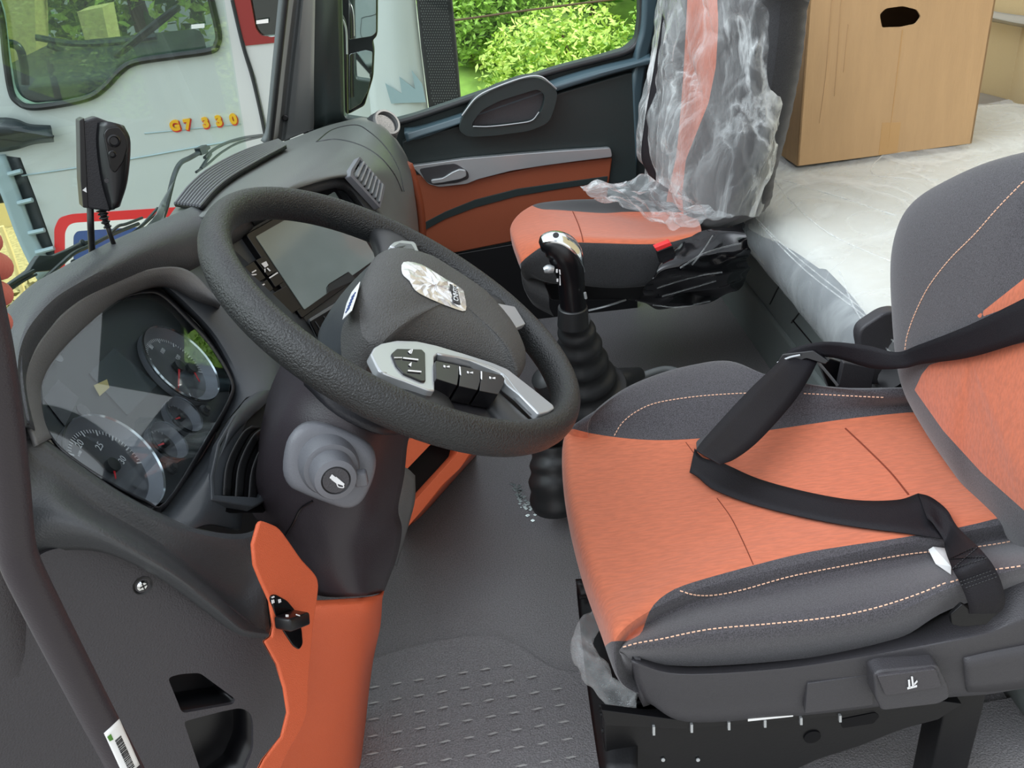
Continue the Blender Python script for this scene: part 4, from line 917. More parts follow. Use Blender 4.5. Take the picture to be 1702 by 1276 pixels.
# ---- grab handle in the door opening ---------------------------
gh = thing('grab_handle', 'dark tubular grab handle in the driver door opening at the picture left', 'handle', P(60, 930, Y=.52))
hc = [P(-60, 380, Y=.50), P(-30, 520, Y=.50), P(-14, 600, Y=.50), P(2, 700, Y=.51), P(14, 800, Y=.515), P(23, 890, Y=.52), P(32, 930, Y=.52), P(52, 975, Y=.52), P(108, 1085, Y=.525), P(164, 1193, Y=.53), P(210, 1280, Y=.53), P(270, 1400, Y=.53)]
gt = tube('handle_tube', hc, [.0128]*len(hc), 'shroud', gh, n=24, sm=6)
sg_ = Surf(gt)
s4 = [sg_.at(x, y, .0006) for x, y in [(172, 1218), (199, 1196), (233, 1270), (206, 1292)]]
if all(s4):
    rows = []
    for k in range(6):
        t = k/5; a = (172+34*t, 1218+74*t); b = (198+34*t, 1194+76*t)
        rows.append([sg_.at(a[0]+(b[0]-a[0])*s, a[1]+(b[1]-a[1])*s, .0006) for s in (0.02, .25, .5, .75, .97)])
    if all(all(q is not None for q in r) for r in rows):
        sk_ = grid('barcode_sticker', rows, 'white', gh, ru=2, rv=2, solid=.0003)
        bars = []
        ss = Surf(sk_)
        random.seed(3); t = .28
        while t < .95:
            dt = random.choice((.008, .012, .02)); a = (172+34*t, 1218+74*t); b = (198+34*t, 1194+76*t)
            def pt(s, tt): return ss.at(172+34*tt+26*s, 1218+74*tt-24*s+2*tt*s, .0004)
            q = [pt(.36, t), pt(.72, t), pt(.72, t+dt), pt(.36, t+dt)]
            if all(x is not None for x in q): bars.append(q)
            t += dt+random.choice((.01, .016))
        multi('barcode', bars, 'black', sk_, th=.0003)
        q = [ss.at(x, y, .0004) for x, y in ((178, 1224), (184, 1219), (188, 1228), (182, 1231))]
        if all(x is not None for x in q): multi('green_logo', [q], 'leaf3', sk_, th=.0003)
# ---- hand gripping the pillar at the left edge ------------------
hd = thing('person', 'pink fingertips of a hand holding the door edge at the far left', 'person', P(-60, 500, Y=.55))
def fing(px, rr, y):
    return [P(a[0], a[1], Y=y+a[2]) for a in px], rr
vsn = []; 
def skin(name, chains, m, parent):
    me = D.meshes.new(name); vs = []; es = []; rs = []
    idx = {}
    for pts, rr in chains:
        prev = None
        for p_, r_ in zip(pts, rr):
            k = tuple(round(c, 5) for c in p_)
            if k not in idx: idx[k] = len(vs); vs.append(p_); rs.append(r_)
            i = idx[k]
            if prev is not None: es.append((prev, i))
            prev = i
    me.from_pydata([tuple(v) for v in vs], es, [])
    bm = bmesh.new(); bm.from_mesh(me); lay = bm.verts.layers.skin.verify()
    for i, v in enumerate(bm.verts): v[lay].radius = (rs[i], rs[i]); v[lay].use_root = i == 1
    bm.to_mesh(me); bm.free()
    me.materials.append(MC[m]); o = D.objects.new(name, me); COL.objects.link(o)
    s = o.modifiers.new('skin', 'SKIN'); s.use_smooth_shade = True
    b = o.modifiers.new('sub', 'SUBSURF'); b.levels = 2; b.render_levels = 2
    put(o, parent); return o
palm = P(-120, 500, Y=.50); wrist = P(-230, 560, Y=.42)
ch = [([wrist, palm], [.026, .030]), ([P(-420, 640, Y=.36), wrist], [.034, .026])]
for (a, b, c, r1) in (((-70, 440, .53), (-22, 436, .57), (7, 447, .60), .0095), ((-70, 482, .53), (-18, 482, .57), (8, 492, .60), .0088), ((-70, 524, .53), (-20, 526, .57), (6, 538, .60), .0085), ((-72, 402, .52), (-34, 396, .56), (-14, 404, .59), .0092)):
    pa, pb, pc = (P(q[0], q[1], Y=q[2]) for q in (a, b, c))
    ch.append(([palm, pa, pb, pc], [.030, r1*1.15, r1*1.08, r1]))
hs = skin('hand', ch, 'skin', hd)
# ================================================================ DRIVER SEAT
ds = thing('cab_seat', 'near driver seat with orange centre and charcoal bolsters on a black frame', 'seat', (.45, 1.1, 0))
Ar = [P(a, b, Y=.865) for a, b in [(1032, 1088), (1075, 1101), (1160, 1107), (1290, 1099), (1400, 1084), (1500, 1058), (1580, 1012), (1740, 960)]]
Br = [P(a, b, Y=.845) for a, b in [(1033, 1078), (1078, 1070), (1160, 1056), (1290, 1042), (1400, 1026), (1500, 1002), (1590, 965), (1750, 925)]]
B2 = [P(a, b, Z=.485) for a, b in [(1038, 1068), (1082, 1035), (1160, 1005), (1285, 980), (1400, 955), (1500, 935), (1595, 915), (1760, 885)]]
Cr = [P(a, b, Z=.512) for a, b in [(1028, 1045), (1075, 1010), (1155, 972), (1275, 940), (1390, 915), (1500, 893), (1598, 875), (1765, 842)]]
D1 = [P(a, b, Z=.497) for a, b in [(1003, 985), (1045, 955), (1130, 905), (1250, 872), (1370, 845), (1480, 822), (1580, 800), (1740, 775)]]
D2 = [P(a, b, Z=.492) for a, b in [(968, 890), (1010, 870), (1095, 828), (1215, 800), (1330, 775), (1440, 752), (1550, 735), (1700, 710)]]
D3 = [P(a, b, Z=.494) for a, b in [(946, 795), (985, 790), (1065, 770), (1180, 755), (1290, 735), (1400, 715), (1520, 700), (1660, 680)]]
Er = [P(a, b, Z=.505) for a, b in [(943, 722), (980, 722), (1055, 722), (1160, 716), (1270, 702), (1380, 688), (1500, 675), (1630, 655)]]
Fr = [P(a, b, Z=.535) for a, b in [(962, 700), (1005, 685), (1068, 672), (1160, 655), (1260, 650), (1370, 655), (1490, 660), (1610, 645)]]
Gr = [P(a, b, Z=.548) for a, b in [(985, 690), (1030, 654), (1085, 629), (1150, 611), (1218, 604), (1290, 628), (1400, 646), (1520, 645)]]
Hr = [v+V(0, .02, -.02) for v in Gr]; Ir = [v+V(0, .02, -.12) for v in Gr]
rows = []
for i, r in enumerate((Ar, Br, B2, Cr, D1, D2, D3, Er, Fr, Gr, Hr, Ir)):
    a = r[0]
    tk_ = {0: ((.07, .06, -.02), (.035, .03, -.01), (.008, .006, -.002)), 1: ((.07, .06, -.07), (.025, .03, -.05), (.002, .008, -.018)), 2: ((.06, .05, -.11), (.012, .02, -.08), (-.004, .004, -.03))}.get(i, ((.04, .0, -.14), (.0, .0, -.10), (-.010, 0, -.035)))
    rows.append([a+V(*q) for q in tk_]+r)
def cushn(v): return v
cu = grid('seat_cushion', rows, 'seat_cloth', ds, ru=6, rv=6, solid=0)
nearz = [(1000, 1085), (1046, 1064), (1066, 1052), (1072, 1036), (1084, 1008), (1110, 985), (1150, 968), (1250, 940), (1350, 916), (1500, 893), (1600, 875), (1702, 852), (1900, 820), (1900, 1250), (1300, 1250), (1000, 1250)]
farz = [(930, 700), (955, 713), (1000, 723), (1060, 730), (1120, 731), (1200, 725), (1290, 713), (1400, 697), (1500, 686), (1560, 682), (1700, 660), (1700, 540), (900, 540)]
seamzone(cu, [nearz, farz])
scu = Surf(cu)
for a in ([(1036, 1076), (1060, 1069), (1100, 1062), (1180, 1046), (1290, 1036), (1380, 1026), (1450, 1012), (1520, 990), (1575, 968)],
          [(1580, 968), (1640, 950), (1702, 940)],
          [(1130, 982), (1155, 988), (1190, 988), (1240, 978), (1310, 958), (1400, 940), (1500, 922), (1560, 915)],
          [(1618, 910), (1660, 904), (1702, 896)],
          [(1021, 724), (1034, 703), (1056, 685), (1090, 670), (1150, 660), (1210, 655), (1260, 653)],
          [(1336, 654), (1400, 657), (1470, 660)]):
    dashes('stitching', scu.path(a, .0008), 'stitch', ds)
for a, r in (([(1405, 712), (1440, 745), (1480, 785), (1510, 822)], .0016), ([(1140, 735), (1160, 762)], .0008), ([(1192, 828), (1215, 860), (1235, 900), (1252, 938)], .0008)):
    p = scu.path(a, .0001)
    if len(p) > 2: tube('seam_line', p, r, 'seam', ds, n=6, sm=1)
# backrest
BK = PL(V(.745, 1.1, .6), V(-1, 0, .06))
far = [(1600, 800), (1550, 728), (1512, 660), (1498, 610), (1492, 560), (1488, 500), (1486, 440), (1490, 395), (1504, 352), (1530, 322), (1570, 298), (1620, 274), (1665, 259), (1702, 250), (1760, 236)]
fo_ = [BK.at(x, y, .0) for x, y in far]
near_ = [V(BK.at(x, y).x, 1.68-BK.at(x, y).y-.0+.45, BK.at(x, y).z) for x, y in far[::-1]]
y0 = 1.10; near_ = [V(v.x, 2*y0-v.y, v.z) for v in fo_[3:][::-1]]
near_ = [v for v in near_ if v.y < fo_[-1].y-.01]
low = [V(.75, .86, .48), V(.75, .94, .46), V(.75, 1.05, .455)]
bo_ = fo_+near_+low
c_b = V(.745, 1.1, .72)
bkm = pad('backrest', crv(bo_, 3, True), 'seat_cloth', ds, h=.05, thick=.09, n=V(-1, 0, .06), rings=9, k=2.6, inset=.72, centre=c_b)
q = bkm.modifiers.new('sub', 'SUBSURF'); q.levels = 2; q.render_levels = 2
bpy.context.view_layer.update()
me = D.meshes.new_from_object(bkm.evaluated_get(bpy.context.evaluated_depsgraph_get())); bkm.modifiers.clear(); bkm.data = me
og1 = [(1520, 648), (1532, 622), (1545, 606), (1580, 596), (1640, 583), (1702, 569), (1800, 545), (2000, 600), (2000, 1100), (1800, 928), (1702, 848), (1632, 786), (1568, 716)]
og2 = [(1612, 534), (1640, 512), (1702, 463), (1800, 390), (1900, 420), (1800, 470), (1702, 502), (1650, 520)]
mw = wm(bkm); at = bkm.data.attributes.new('seam', 'FLOAT', 'POINT')
for i, v in enumerate(bkm.data.vertices):
    qx = proj(mw @ v.co); at.data[i].value = -max(sdist(qx, og1), sdist(qx, og2))
sbk = Surf(bkm)
dashes('stitching', sbk.path([(1702, 302), (1660, 345), (1620, 390), (1580, 430), (1545, 475), (1522, 520), (1508, 560), (1504, 592)], .0008), 'stitch', ds)
tube('gap_shade', [P(1482, 625, Y=1.40), P(1506, 655, Z=.47), P(1545, 695, Z=.47), P(1600, 752, Z=.47), P(1702, 868, Z=.47), P(1800, 990, Z=.46)], .026, 'black', ds, n=16)  # black tube put in for the shade between cushion and backrest
# dark recliner cover on the far side of the backrest
plate('recliner_cover', rnd(PP([(1426, 560), (1432, 545), (1470, 520), (1496, 516), (1500, 640), (1440, 640)], Y=1.45), .012), .03, 'seat_plastic', ds, bev=.006)
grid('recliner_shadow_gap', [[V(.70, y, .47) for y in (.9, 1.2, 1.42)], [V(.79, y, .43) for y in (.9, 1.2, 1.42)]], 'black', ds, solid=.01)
# plastic shell round the cushion
YS = .852
grid('base_shell', [
 [P(1062, 1078, Y=.90), P(1140, 1100, Y=.90), P(1290, 1092, Y=.90), P(1420, 1070, Y=.90), P(1540, 1030, Y=.89), P(1640, 975, Y=.88), P(1702, 935, Y=.88), P(1830, 880, Y=.88)],
 [P(1050, 1094, Y=YS), P(1130, 1116, Y=YS-.012), P(1290, 1108, Y=YS-.015), P(1420, 1088, Y=YS-.018), P(1550, 1062, Y=YS-.02), P(1640, 1040, Y=YS-.02), P(1702, 1012, Y=YS-.02), P(1830, 975, Y=YS-.02)],
 [P(1053, 1110, Y=YS-.005), P(1132, 1128, Y=YS-.02), P(1290, 1120, Y=YS-.022), P(1420, 1104, Y=YS-.026), P(1550, 1080, Y=YS-.03), P(1640, 1060, Y=YS-.03), P(1702, 1040, Y=YS-.03), P(1830, 1010, Y=YS-.03)],
 [P(1064, 1145, Y=YS-.002), P(1138, 1172, Y=YS-.014), P(1290, 1160, Y=YS-.016), P(1420, 1145, Y=YS-.018), P(1550, 1120, Y=YS-.02), P(1640, 1105, Y=YS-.02), P(1702, 1095, Y=YS-.02), P(1830, 1070, Y=YS-.02)],
 [P(1078, 1168, Y=YS+.01), P(1140, 1198, Y=YS-.004), P(1290, 1190, Y=YS-.006), P(1420, 1177, Y=YS-.008), P(1550, 1158, Y=YS-.01), P(1640, 1150, Y=YS-.01), P(1702, 1140, Y=YS-.01), P(1830, 1120, Y=YS-.01)],
 [P(1100, 1170, Y=YS+.05), P(1150, 1198, Y=YS+.05), P(1290, 1192, Y=YS+.05), P(1420, 1180, Y=YS+.05), P(1550, 1160, Y=YS+.05), P(1640, 1152, Y=YS+.05), P(1702, 1142, Y=YS+.05), P(1830, 1122, Y=YS+.05)]], 'seat_plastic', ds, solid=.004, ru=6, rv=5)
grid('shell_front', [[P(1052, 1096, Y=YS), P(1020, 1000, Y=1.0), P(985, 880, Y=1.18), P(962, 790, Y=1.36)], [V(.17, YS+.01, .37), V(.15, 1.0, .37), V(.15, 1.18, .37), V(.17, 1.36, .37)]], 'seat_plastic', ds, solid=.01)
plate('cover_plate', rnd(PP([(1342, 1136), (1452, 1120), (1452, 1172), (1338, 1186)], Y=YS-.024), .003), .008, 'seat_plastic', ds, bev=.0015)
rh = plate('recline_handle', rnd(PP([(1452, 1122), (1466, 1115), (1560, 1107), (1577, 1140), (1580, 1160), (1560, 1171), (1466, 1182), (1456, 1160)], Y=YS-.05), .006), .035, 'seat_plastic', ds, bev=.004, seg=3)
plate('handle_face', rnd(PP([(1458, 1124), (1556, 1112), (1566, 1142), (1472, 1157)], Y=YS-.054), .004), .008, 'kick', rh, bev=.0015)
multi('seat_symbol', [PP(q, Y=YS-.0555) for q in ([(1514, 1124), (1517, 1124), (1519, 1140), (1516, 1140)], [(1509, 1130), (1512, 1129), (1513, 1142), (1510, 1142)], [(1508, 1142), (1524, 1138), (1524, 1141), (1508, 1145)], [(1519, 1136), (1524, 1130), (1525, 1132), (1520, 1138)])], 'mark', rh)
grid('rear_shell_step', [[P(1604, 1098, Y=YS-.03), P(1660, 1085, Y=YS-.03), P(1800, 1060, Y=YS-.03)], [P(1608, 1150, Y=YS-.02), P(1660, 1148, Y=YS-.02), P(1800, 1130, Y=YS-.02)]], 'seat_plastic', ds, solid=.02)
# steel seat frame
fr = plate('side_rail', PP([(1004, 1198), (1140, 1203), (1330, 1190), (1500, 1172), (1560, 1165), (1600, 1170), (1560, 1196), (1500, 1212), (1430, 1240), (1360, 1262), (1300, 1290), (1200, 1330), (1010, 1330)], Y=.87), .02, 'metal_black', ds, bev=.002)
plate('rail_lip', PP([(1000, 1180), (1140, 1198), (1330, 1187), (1500, 1168), (1560, 1160), (1562, 1168), (1500, 1177), (1330, 1196), (1140, 1212), (1006, 1206)], Y=.855), .012, 'metal_black', ds, bev=.001)
for x in (1085, 1148, 1210, 1270, 1330, 1395): plate('rail_notch', PP([(x, 1208-(x-1085)*.06), (x+4, 1208-(x-1085)*.06), (x+4, 1222-(x-1085)*.07), (x, 1222-(x-1085)*.07)], Y=.851), .004, 'silver', fr, bev=0)
plate('slot', rnd(PP([(1396, 1196), (1455, 1184), (1462, 1190), (1452, 1202), (1400, 1210)], Y=.853), .003), .002, 'void', fr, bev=0)
lathe('round_hole', P(1350, 1224, Y=.869), (0, -1, 0), [(.0125, -.001), (.0125, .0012)], 'void', fr, n=28)
for x, y in ((1102, 1262), (1160, 1262)): lathe('rivet', P(x, y, Y=.868), (0, -1, .2), [(.003, 0), (.0028, .0015)], 'silver', fr, n=12)
multi('bright_tag', [PP([(1243, 1194), (1318, 1186), (1318, 1190), (1243, 1198)], Y=.849)], 'white', fr)
cf = grid('cross_frame', [[P(958, 968, Z=.36), P(990, 962, Z=.36), P(1003, 962, Z=.36)], [P(960, 1000, Z=.33), P(990, 1000, Z=.34), P(1010, 1000, Z=.34)], [P(972, 1110, Z=.30), P(1006, 1110, Z=.31), P(1060, 1110, Z=.31)], [P(984, 1200, Z=.28), P(1010, 1200, Z=.29), P(1060, 1200, Z=.29)], [P(998, 1290, Z=.26), P(1016, 1290, Z=.27), P(1060, 1290, Z=.27)]], 'metal_black', ds, solid=.012)
for a, b in (((962, 985), (1004, 980)), ((964, 1000), (1006, 994)), ((996, 1182), (1120, 1170)), ((998, 1196), (1130, 1186)), ((1000, 1222), (1130, 1210))):
    tube('frame_edge', [P(a[0], a[1], Z=.335 if a[1] < 1100 else .30)+V(0, -.0, .01), P(b[0], b[1], Z=.335 if a[1] < 1100 else .30)+V(0, 0, .01)], .0035, 'metal_black', ds, n=8, sm=1)
lathe('bolt', P(1042, 1194, Z=.315), (0, -.4, 1), [(.007, -.003), (.007, .003), (.003, .004)], 'gold', ds, n=18)
plate('under_tray', [V(.16, .90, .30), V(.16, 1.38, .30), V(.72, 1.38, .30), V(.72, .90, .30)], .02, 'metal_black', ds, bev=.002, n=V(0, 0, 1))
for x in (.20, .66):
    for y in (.92, 1.32): abox('floor_foot', x-.03, x+.03, y-.025, y+.025, 0, .30, 'metal_black', ds)
# air bellows bag wrapped under the cushion: crumpled plastic
def crump(v): return v+noise.noise_vector(v*38)*.008
pb = [P(a, b, Z=.335+c) for a, b, c in [(998, 1012, .02), (974, 1050, .01), (968, 1080, 0), (985, 1110, 0), (1006, 1140, 0), (1030, 1158, 0), (1058, 1164, 0)]]
bag = tube('plastic_bag', pb, [.012, .017, .020, .019, .019, .020, .013], 'film', None, n=14, sm=5)
for v in bag.data.vertices: v.co = crump(Vector(v.co))
tag(bag, 'crumpled clear plastic bag tucked under the front of the driver seat', 'plastic bag')
# swing tag sewn to the buckle end of the cushion
lb = [P(a, b, Z=.50) for a, b in [(1540, 912), (1558, 906), (1572, 912), (1582, 948), (1584, 958), (1554, 938)]]
sl = [scu.at(a, b, .003) for a, b in [(1541, 911), (1549, 906), (1568, 908), (1582, 945), (1582, 958), (1556, 940)]]
if all(sl):
    tg = plate('paper_label', sl, .0006, 'white', ds, bev=0)
    multi('label_print', [[scu.at(x+dx3, y+dy3, .0042) for dx3, dy3 in ((0, 0), (10, 2), (11, 5), (1, 3))] for x, y in ((1556, 914), (1558, 921), (1561, 928), (1564, 935))], 'black', tg)
# ================================================================ SEAT BELT
bt_ = thing('seat_belt', 'black seat belt webbing lying folded across the driver cushion', 'seat belt', (.4, 1.0, .5))
def pr(l, **k): return [a if isinstance(a, Vector) else P(a[0], a[1], Y=a[2]) for a in l]
def onb(x, y): return sbk.at(x, y, .012) or P(x, y, X=.68)
TA = [onb(1830, 440), onb(1702, 503), onb(1620, 542), onb(1540, 572), (1490, 585, 1.27), (1440, 574, 1.32), (1370, 568, 1.38), (1320, 578, 1.41), (1300, 592, 1.42)]
BA = [onb(1830, 530), onb(1702, 571), onb(1620, 594), onb(1545, 604), (1500, 612, 1.24), (1450, 612, 1.30), (1385, 594, 1.37), (1335, 594, 1.395), (1306, 606, 1.40)]
strap('shoulder_webbing', pr(TA), pr(BA), 'belt', bt_)
# metal guide loop and tongue
tg_ = P(1330, 592, Y=1.385)
plate('tongue', rnd(pr([(1289, 604, 1.40), (1300, 588, 1.40), (1352, 582, 1.38), (1378, 600, 1.36), (1372, 606, 1.36), (1340, 596, 1.38), (1300, 612, 1.39)]), .003), .012, 'black', bt_, bev=.002)
tube('tongue_lip', pr([(1292, 603, 1.39), (1312, 594, 1.385), (1330, 590, 1.38)]), .002, 'silver', bt_, n=8)
TB = [(1304, 590, 1.40), (1285, 610, 1.36), (1255, 638, 1.31), (1222, 672, 1.26), (1192, 705, 1.21), (1168, 732, 1.165), (1156, 748, 1.14)]
BB = [(1362, 594, 1.385), (1345, 628, 1.34), (1322, 664, 1.285), (1290, 702, 1.225), (1255, 738, 1.17), (1222, 762, 1.13), (1196, 772, 1.115)]
def lift(l, up=.0):
    o = []
    for a in l:
        q = P(a[0], a[1], Y=a[2]); s = scu.at(a[0], a[1], .006)
        if s is not None and (s-CAM).length < (q-CAM).length: q = s
        o.append(q)
    return o
strap('lap_webbing_upper', lift(TB), lift(BB), 'belt', bt_)
plate('tongue_stop', rnd([scu.at(x, y, .016) for x, y in [(1156, 744), (1176, 728), (1216, 745), (1216, 764), (1192, 772), (1158, 762)]], .006), .004, 'seat_plastic', bt_, bev=.0015)
sb_ = scu.at(1187, 749, .016); lathe('snap_button', sb_, (sb_-scu.at(1187, 749, 0)), [(.0075, 0), (.0075, .003), (.005, .0045)], 'seat_plastic', bt_, n=24)
def onc(l, off=.005): return [scu.at(x, y, off+(z[0] if z else 0)) for x, y, *z in l]
TC = onc([(1154, 752, .004), (1168, 768, .004), (1200, 776, .003), (1260, 800), (1340, 822), (1420, 836), (1490, 836), (1526, 829, .004)])
BC = onc([(1146, 792, .004), (1160, 800, .004), (1186, 820, .003), (1250, 842), (1335, 864), (1420, 880), (1500, 890), (1562, 892, .004)])
strap('lap_webbing_lower', TC, BC, 'belt', bt_)
TD = [scu.at(1526, 829, .009), scu.at(1546, 838, .012), scu.at(1572, 860, .014), P(1592, 876, Z=.53), P(1632, 915, Y=.85), P(1656, 948, Y=.83), P(1669, 985, Y=.82), P(1668, 1008, Y=.82), P(1652, 1024, Y=.83)]
BD = [scu.at(1540, 870, .009), scu.at(1550, 880, .010), scu.at(1560, 892, .011), P(1572, 915, Z=.515), P(1583, 945, Y=.85), P(1596, 970, Y=.835), P(1608, 1000, Y=.825), P(1610, 1016, Y=.825), P(1606, 1030, Y=.832)]
an = strap('anchor_webbing', TD, BD, 'belt', bt_)
sa = Surf(an)
for a in ([(1578, 930), (1630, 906)], [(1584, 946), (1646, 925)], [(1578, 930), (1646, 925)], [(1584, 946), (1630, 906)], [(1590, 968), (1655, 945)], [(1592, 974), (1657, 951)], [(1594, 980), (1659, 957)]):
    p = [sa.at(a[0][0]+(a[1][0]-a[0][0])*k/12, a[0][1]+(a[1][1]-a[0][1])*k/12, .001) for k in range(13)]; p = [q for q in p if q]
    if len(p) > 3: dashes('box_stitch', p, 'black', bt_, step=.004, r=.0008)
plate('anchor_bracket', rnd(PP([(1580, 1022), (1600, 1004), (1612, 1012), (1660, 1018), (1640, 1038), (1600, 1042), (1582, 1038)], Y=.825), .003), .006, 'metal_black', bt_, bev=.0015)
bk2 = thing('seat_belt_buckle', 'dark buckle stalk standing on the far side of the driver cushion', 'buckle', P(1420, 640, Y=1.40))
plate('stalk', rnd(PP([(1402, 602), (1456, 612), (1448, 650), (1390, 660)], Y=1.405), .004), .014, 'seat_plastic', bk2, bev=.003)
tube('stalk_wire', PP([(1358, 600), (1372, 616), (1392, 640)], Y=1.40), .0025, 'silver', bk2, n=8)
plate('buckle_body', rnd(PP([(1362, 604), (1380, 596), (1410, 606), (1400, 640), (1380, 650)], Y=1.43), .004), .02, 'black', bk2, bev=.003)
# ================================================================ GEAR LEVER
gl = thing('gear_lever', 'black gear lever with a silver cap rising from a ribbed rubber boot', 'gear lever', P(940, 700, Y=1.75))
def PG(l, y=1.73): return [P(a[0], a[1], Y=y) for a in l]
SCM = 1535/1.93
kpts = PG([(953, 512), (951, 490), (949, 465), (945, 443), (938, 422), (925, 410), (908, 407), (898, 410)]); krad = [.028, .0275, .028, .031, .034, .031, .024, .010]
g = tube('grip', kpts, krad, 'black', gl, n=32, sm=6, up=(0, 1, 0))
sgl = Surf(g)
kc = crv(kpts, 6); kr = [v.x for v in crv([V(a, 0, 0) for a in krad], 6)]
rws = []
for i in range(14, len(kc)-3):
    t = (kc[i+1]-kc[i-1]).normalized(); side = V(0, 1, 0).cross(t).normalized(); side = side if side.dot(V(.6, 0, .6)) > 0 else -side
    fw = t.cross(side).normalized(); fw = fw if fw.y < 0 else -fw
    wd = math.sin(max(.12, min(1, (i-13)/14))*math.pi/2)*52
    rws.append([kc[i]+(side*math.cos(R(a_))+fw*math.sin(R(a_)))*kr[i]*1.05 for a_ in (-wd*.6, -wd*.2, wd*.3, wd*.75, wd*1.15)])
grid('silver_cap', rws, 'chrome', gl, solid=.002, ru=2, rv=1)
lathe('cap_badge', P(924, 391, Y=1.69), (-.1, -.6, .8), [(.006, 0), (.006, .001)], 'black', gl, n=20)
bt0 = tube('side_button', PG([(904, 449), (912, 447), (920, 448)], 1.705), [.006, .009, .007], 'silver', gl, n=16)
multi('gear_marks', [PG(q, 1.700) for q in ([(924, 447), (927, 447), (927, 453), (924, 453)], [(929, 448), (931, 448), (932, 456), (930, 456)], [(925, 463), (928, 463), (928, 468), (925, 468)], [(930, 458), (931, 458), (932, 474), (930, 474)])], 'mark', gl)
lathe('collar', P(952, 520, Y=1.73), (P(952, 498, Y=1.73)-P(953, 540, Y=1.735)), [(.033, -.028), (.031, .014), (.029, .016)], 'rubber', gl, n=32)
tube('silver_pin', PG([(972, 486), (974, 496)], 1.70), .003, 'silver', gl, n=8, sm=1)
# bellows
cen_ = [(955, 532), (958, 548), (962, 570), (966, 595), (970, 620), (976, 645), (984, 668), (978, 700)]
rad = [.031, .038, .046, .054, .064, .078, .096, .098]
cs = crv([P(x, y, Y=1.74+.012*i) for i, (x, y) in enumerate(cen_)], 8); rs = [v.x for v in crv([V(a, 0, 0) for a in rad], 8)]
pts = []; rr = []
for i in range(len(cs)):
    pts.append(cs[i]); rr.append(rs[i]*(1+.075*math.cos(i/8*2*math.pi*.95)))
tube('ribbed_boot', pts, rr, 'rubber', gl, n=40, sm=1, flat=1.0)
tube('boot_foot', [P(985, 690, Y=1.80), P(966, 735, Y=1.80), P(956, 780, Y=1.78), P(956, 830, Y=1.74)], [.085, .085, .080, .075], 'rubber', gl, n=32)
# side gaiter with pale cable
tube('side_gaiter', [P(1010, 640, Y=1.82)+V(0, 0, 0), P(1032, 632, Y=1.84), P(1048, 627, Y=1.86), P(1062, 622, Y=1.88)], [.034, .030, .024, .018], 'rubber', gl, n=24)
tube('pale_cable', [P(1050, 632, Y=1.87), P(1075, 622, Y=1.88), P(1105, 614, Y=1.90), P(1130, 620, Y=1.9), P(1150, 640, Y=1.9)], .009, 'pillar', gl, n=14)
pk = thing('parking_brake_lever', 'small dark round knob between the steering wheel rim and the gear boot', 'lever', P(908, 640, Y=1.55))
lathe('knob', P(908, 632, Y=1.55), (-.4, -.3, .8), [(.026, -.03), (.03, -.01), (.026, .012), (.014, .02)], 'rubber', pk, n=28)
tube('shaft', [P(908, 640, Y=1.55), P(915, 700, Y=1.60), P(925, 760, Y=1.65)], .02, 'rubber', pk, n=16)
# tall dark gaiter by the cushion corner
lg = thing('floor_gaiter', 'black rubber gaiter on the floor beside the driver cushion corner', 'gaiter', P(920, 830, Z=0))
cs = crv([P(920, 742, Y=1.62), P(922, 775, Y=1.60), P(924, 805, Y=1.585), P(930, 836, Y=1.58)], 8)
tube('gaiter', cs, [.047+.0025*math.cos(i*.9)+.0006*i for i in range(len(cs))], 'rubber', lg, n=32, sm=1)
# ================================================================ FLOOR MAT pattern and water
q = []
fmat = thing('floor_mat', 'dark rubber floor mat with raised dashes in front of the driver seat', 'mat', P(760, 1180, Z=0))
mo = [P(x, y, Z=.0005) for x, y in cr2([(598, 1108), (640, 1092), (700, 1075), (760, 1064), (810, 1060), (850, 1070), (880, 1088), (905, 1106), (935, 1118), (975, 1122)], 4)]+[P(x, y, Z=.0005) for x, y in [(1030, 1300), (1040, 1420), (500, 1420), (560, 1250)]]
plate('mat_base', mo, .008, 'floor_mat', fmat, bev=.003, n=V(0, 0, 1))
D.objects['mat_base'].location.z += .008
u1 = (P(771, 1142, Z=0)-P(808, 1136, Z=0)); v1 = (P(812, 1163, Z=0)-P(809, 1137, Z=0)); o1 = P(809, 1137, Z=.0115)
for i in range(-5, 7):
    for j in range(-2, 9):
        c = o1+u1*i+v1*(j+(.5 if i % 2 else 0)*0); x, y = proj(c)
        top_y = 1085 if x > 760 else 1110
        if not (608 < x < 960 and y > top_y+12+max(0, x-850)*.45 and y < 1330): continue
        d = V(1, -.06*(i % 2), 0)*.012; w = V(0, 1, 0)*.0028
        q.append([c-d-w*.4, c-d*.3-w, c+d, c+d*.4+w])
tp = multi('tread_pattern', q, 'stud', fmat, th=.0015); join(D.objects['mat_base'], tp)
# glistening wet patch
for k in range(60):
    a = random.random(); x = 856+a*30+random.uniform(-7, 7); y = 808+a*52+random.uniform(-7, 9); s = random.uniform(1.5, 4.5)
    q.append([P(x+dx4*s, y+dy4*s*.6, Z=.001) for dx4, dy4 in ((-1, 0), (0, -1), (1, 0), (0, 1))])
wq = multi('water_drops', q[-60:], 'chrome', None, th=.0012); tag(wq, 'small wet glistening patch on the floor beside the black gaiter', 'water', kind='stuff')
lf = struct(plate('trim_8', [P(x, y, Z=.012) for x, y in [(1180, 1330), (1330, 1262), (1500, 1210), (1640, 1165), (1900, 1120), (1900, 1500), (1180, 1500)]], .01, 'floor_mat', bev=.002, n=V(0, 0, 1)))
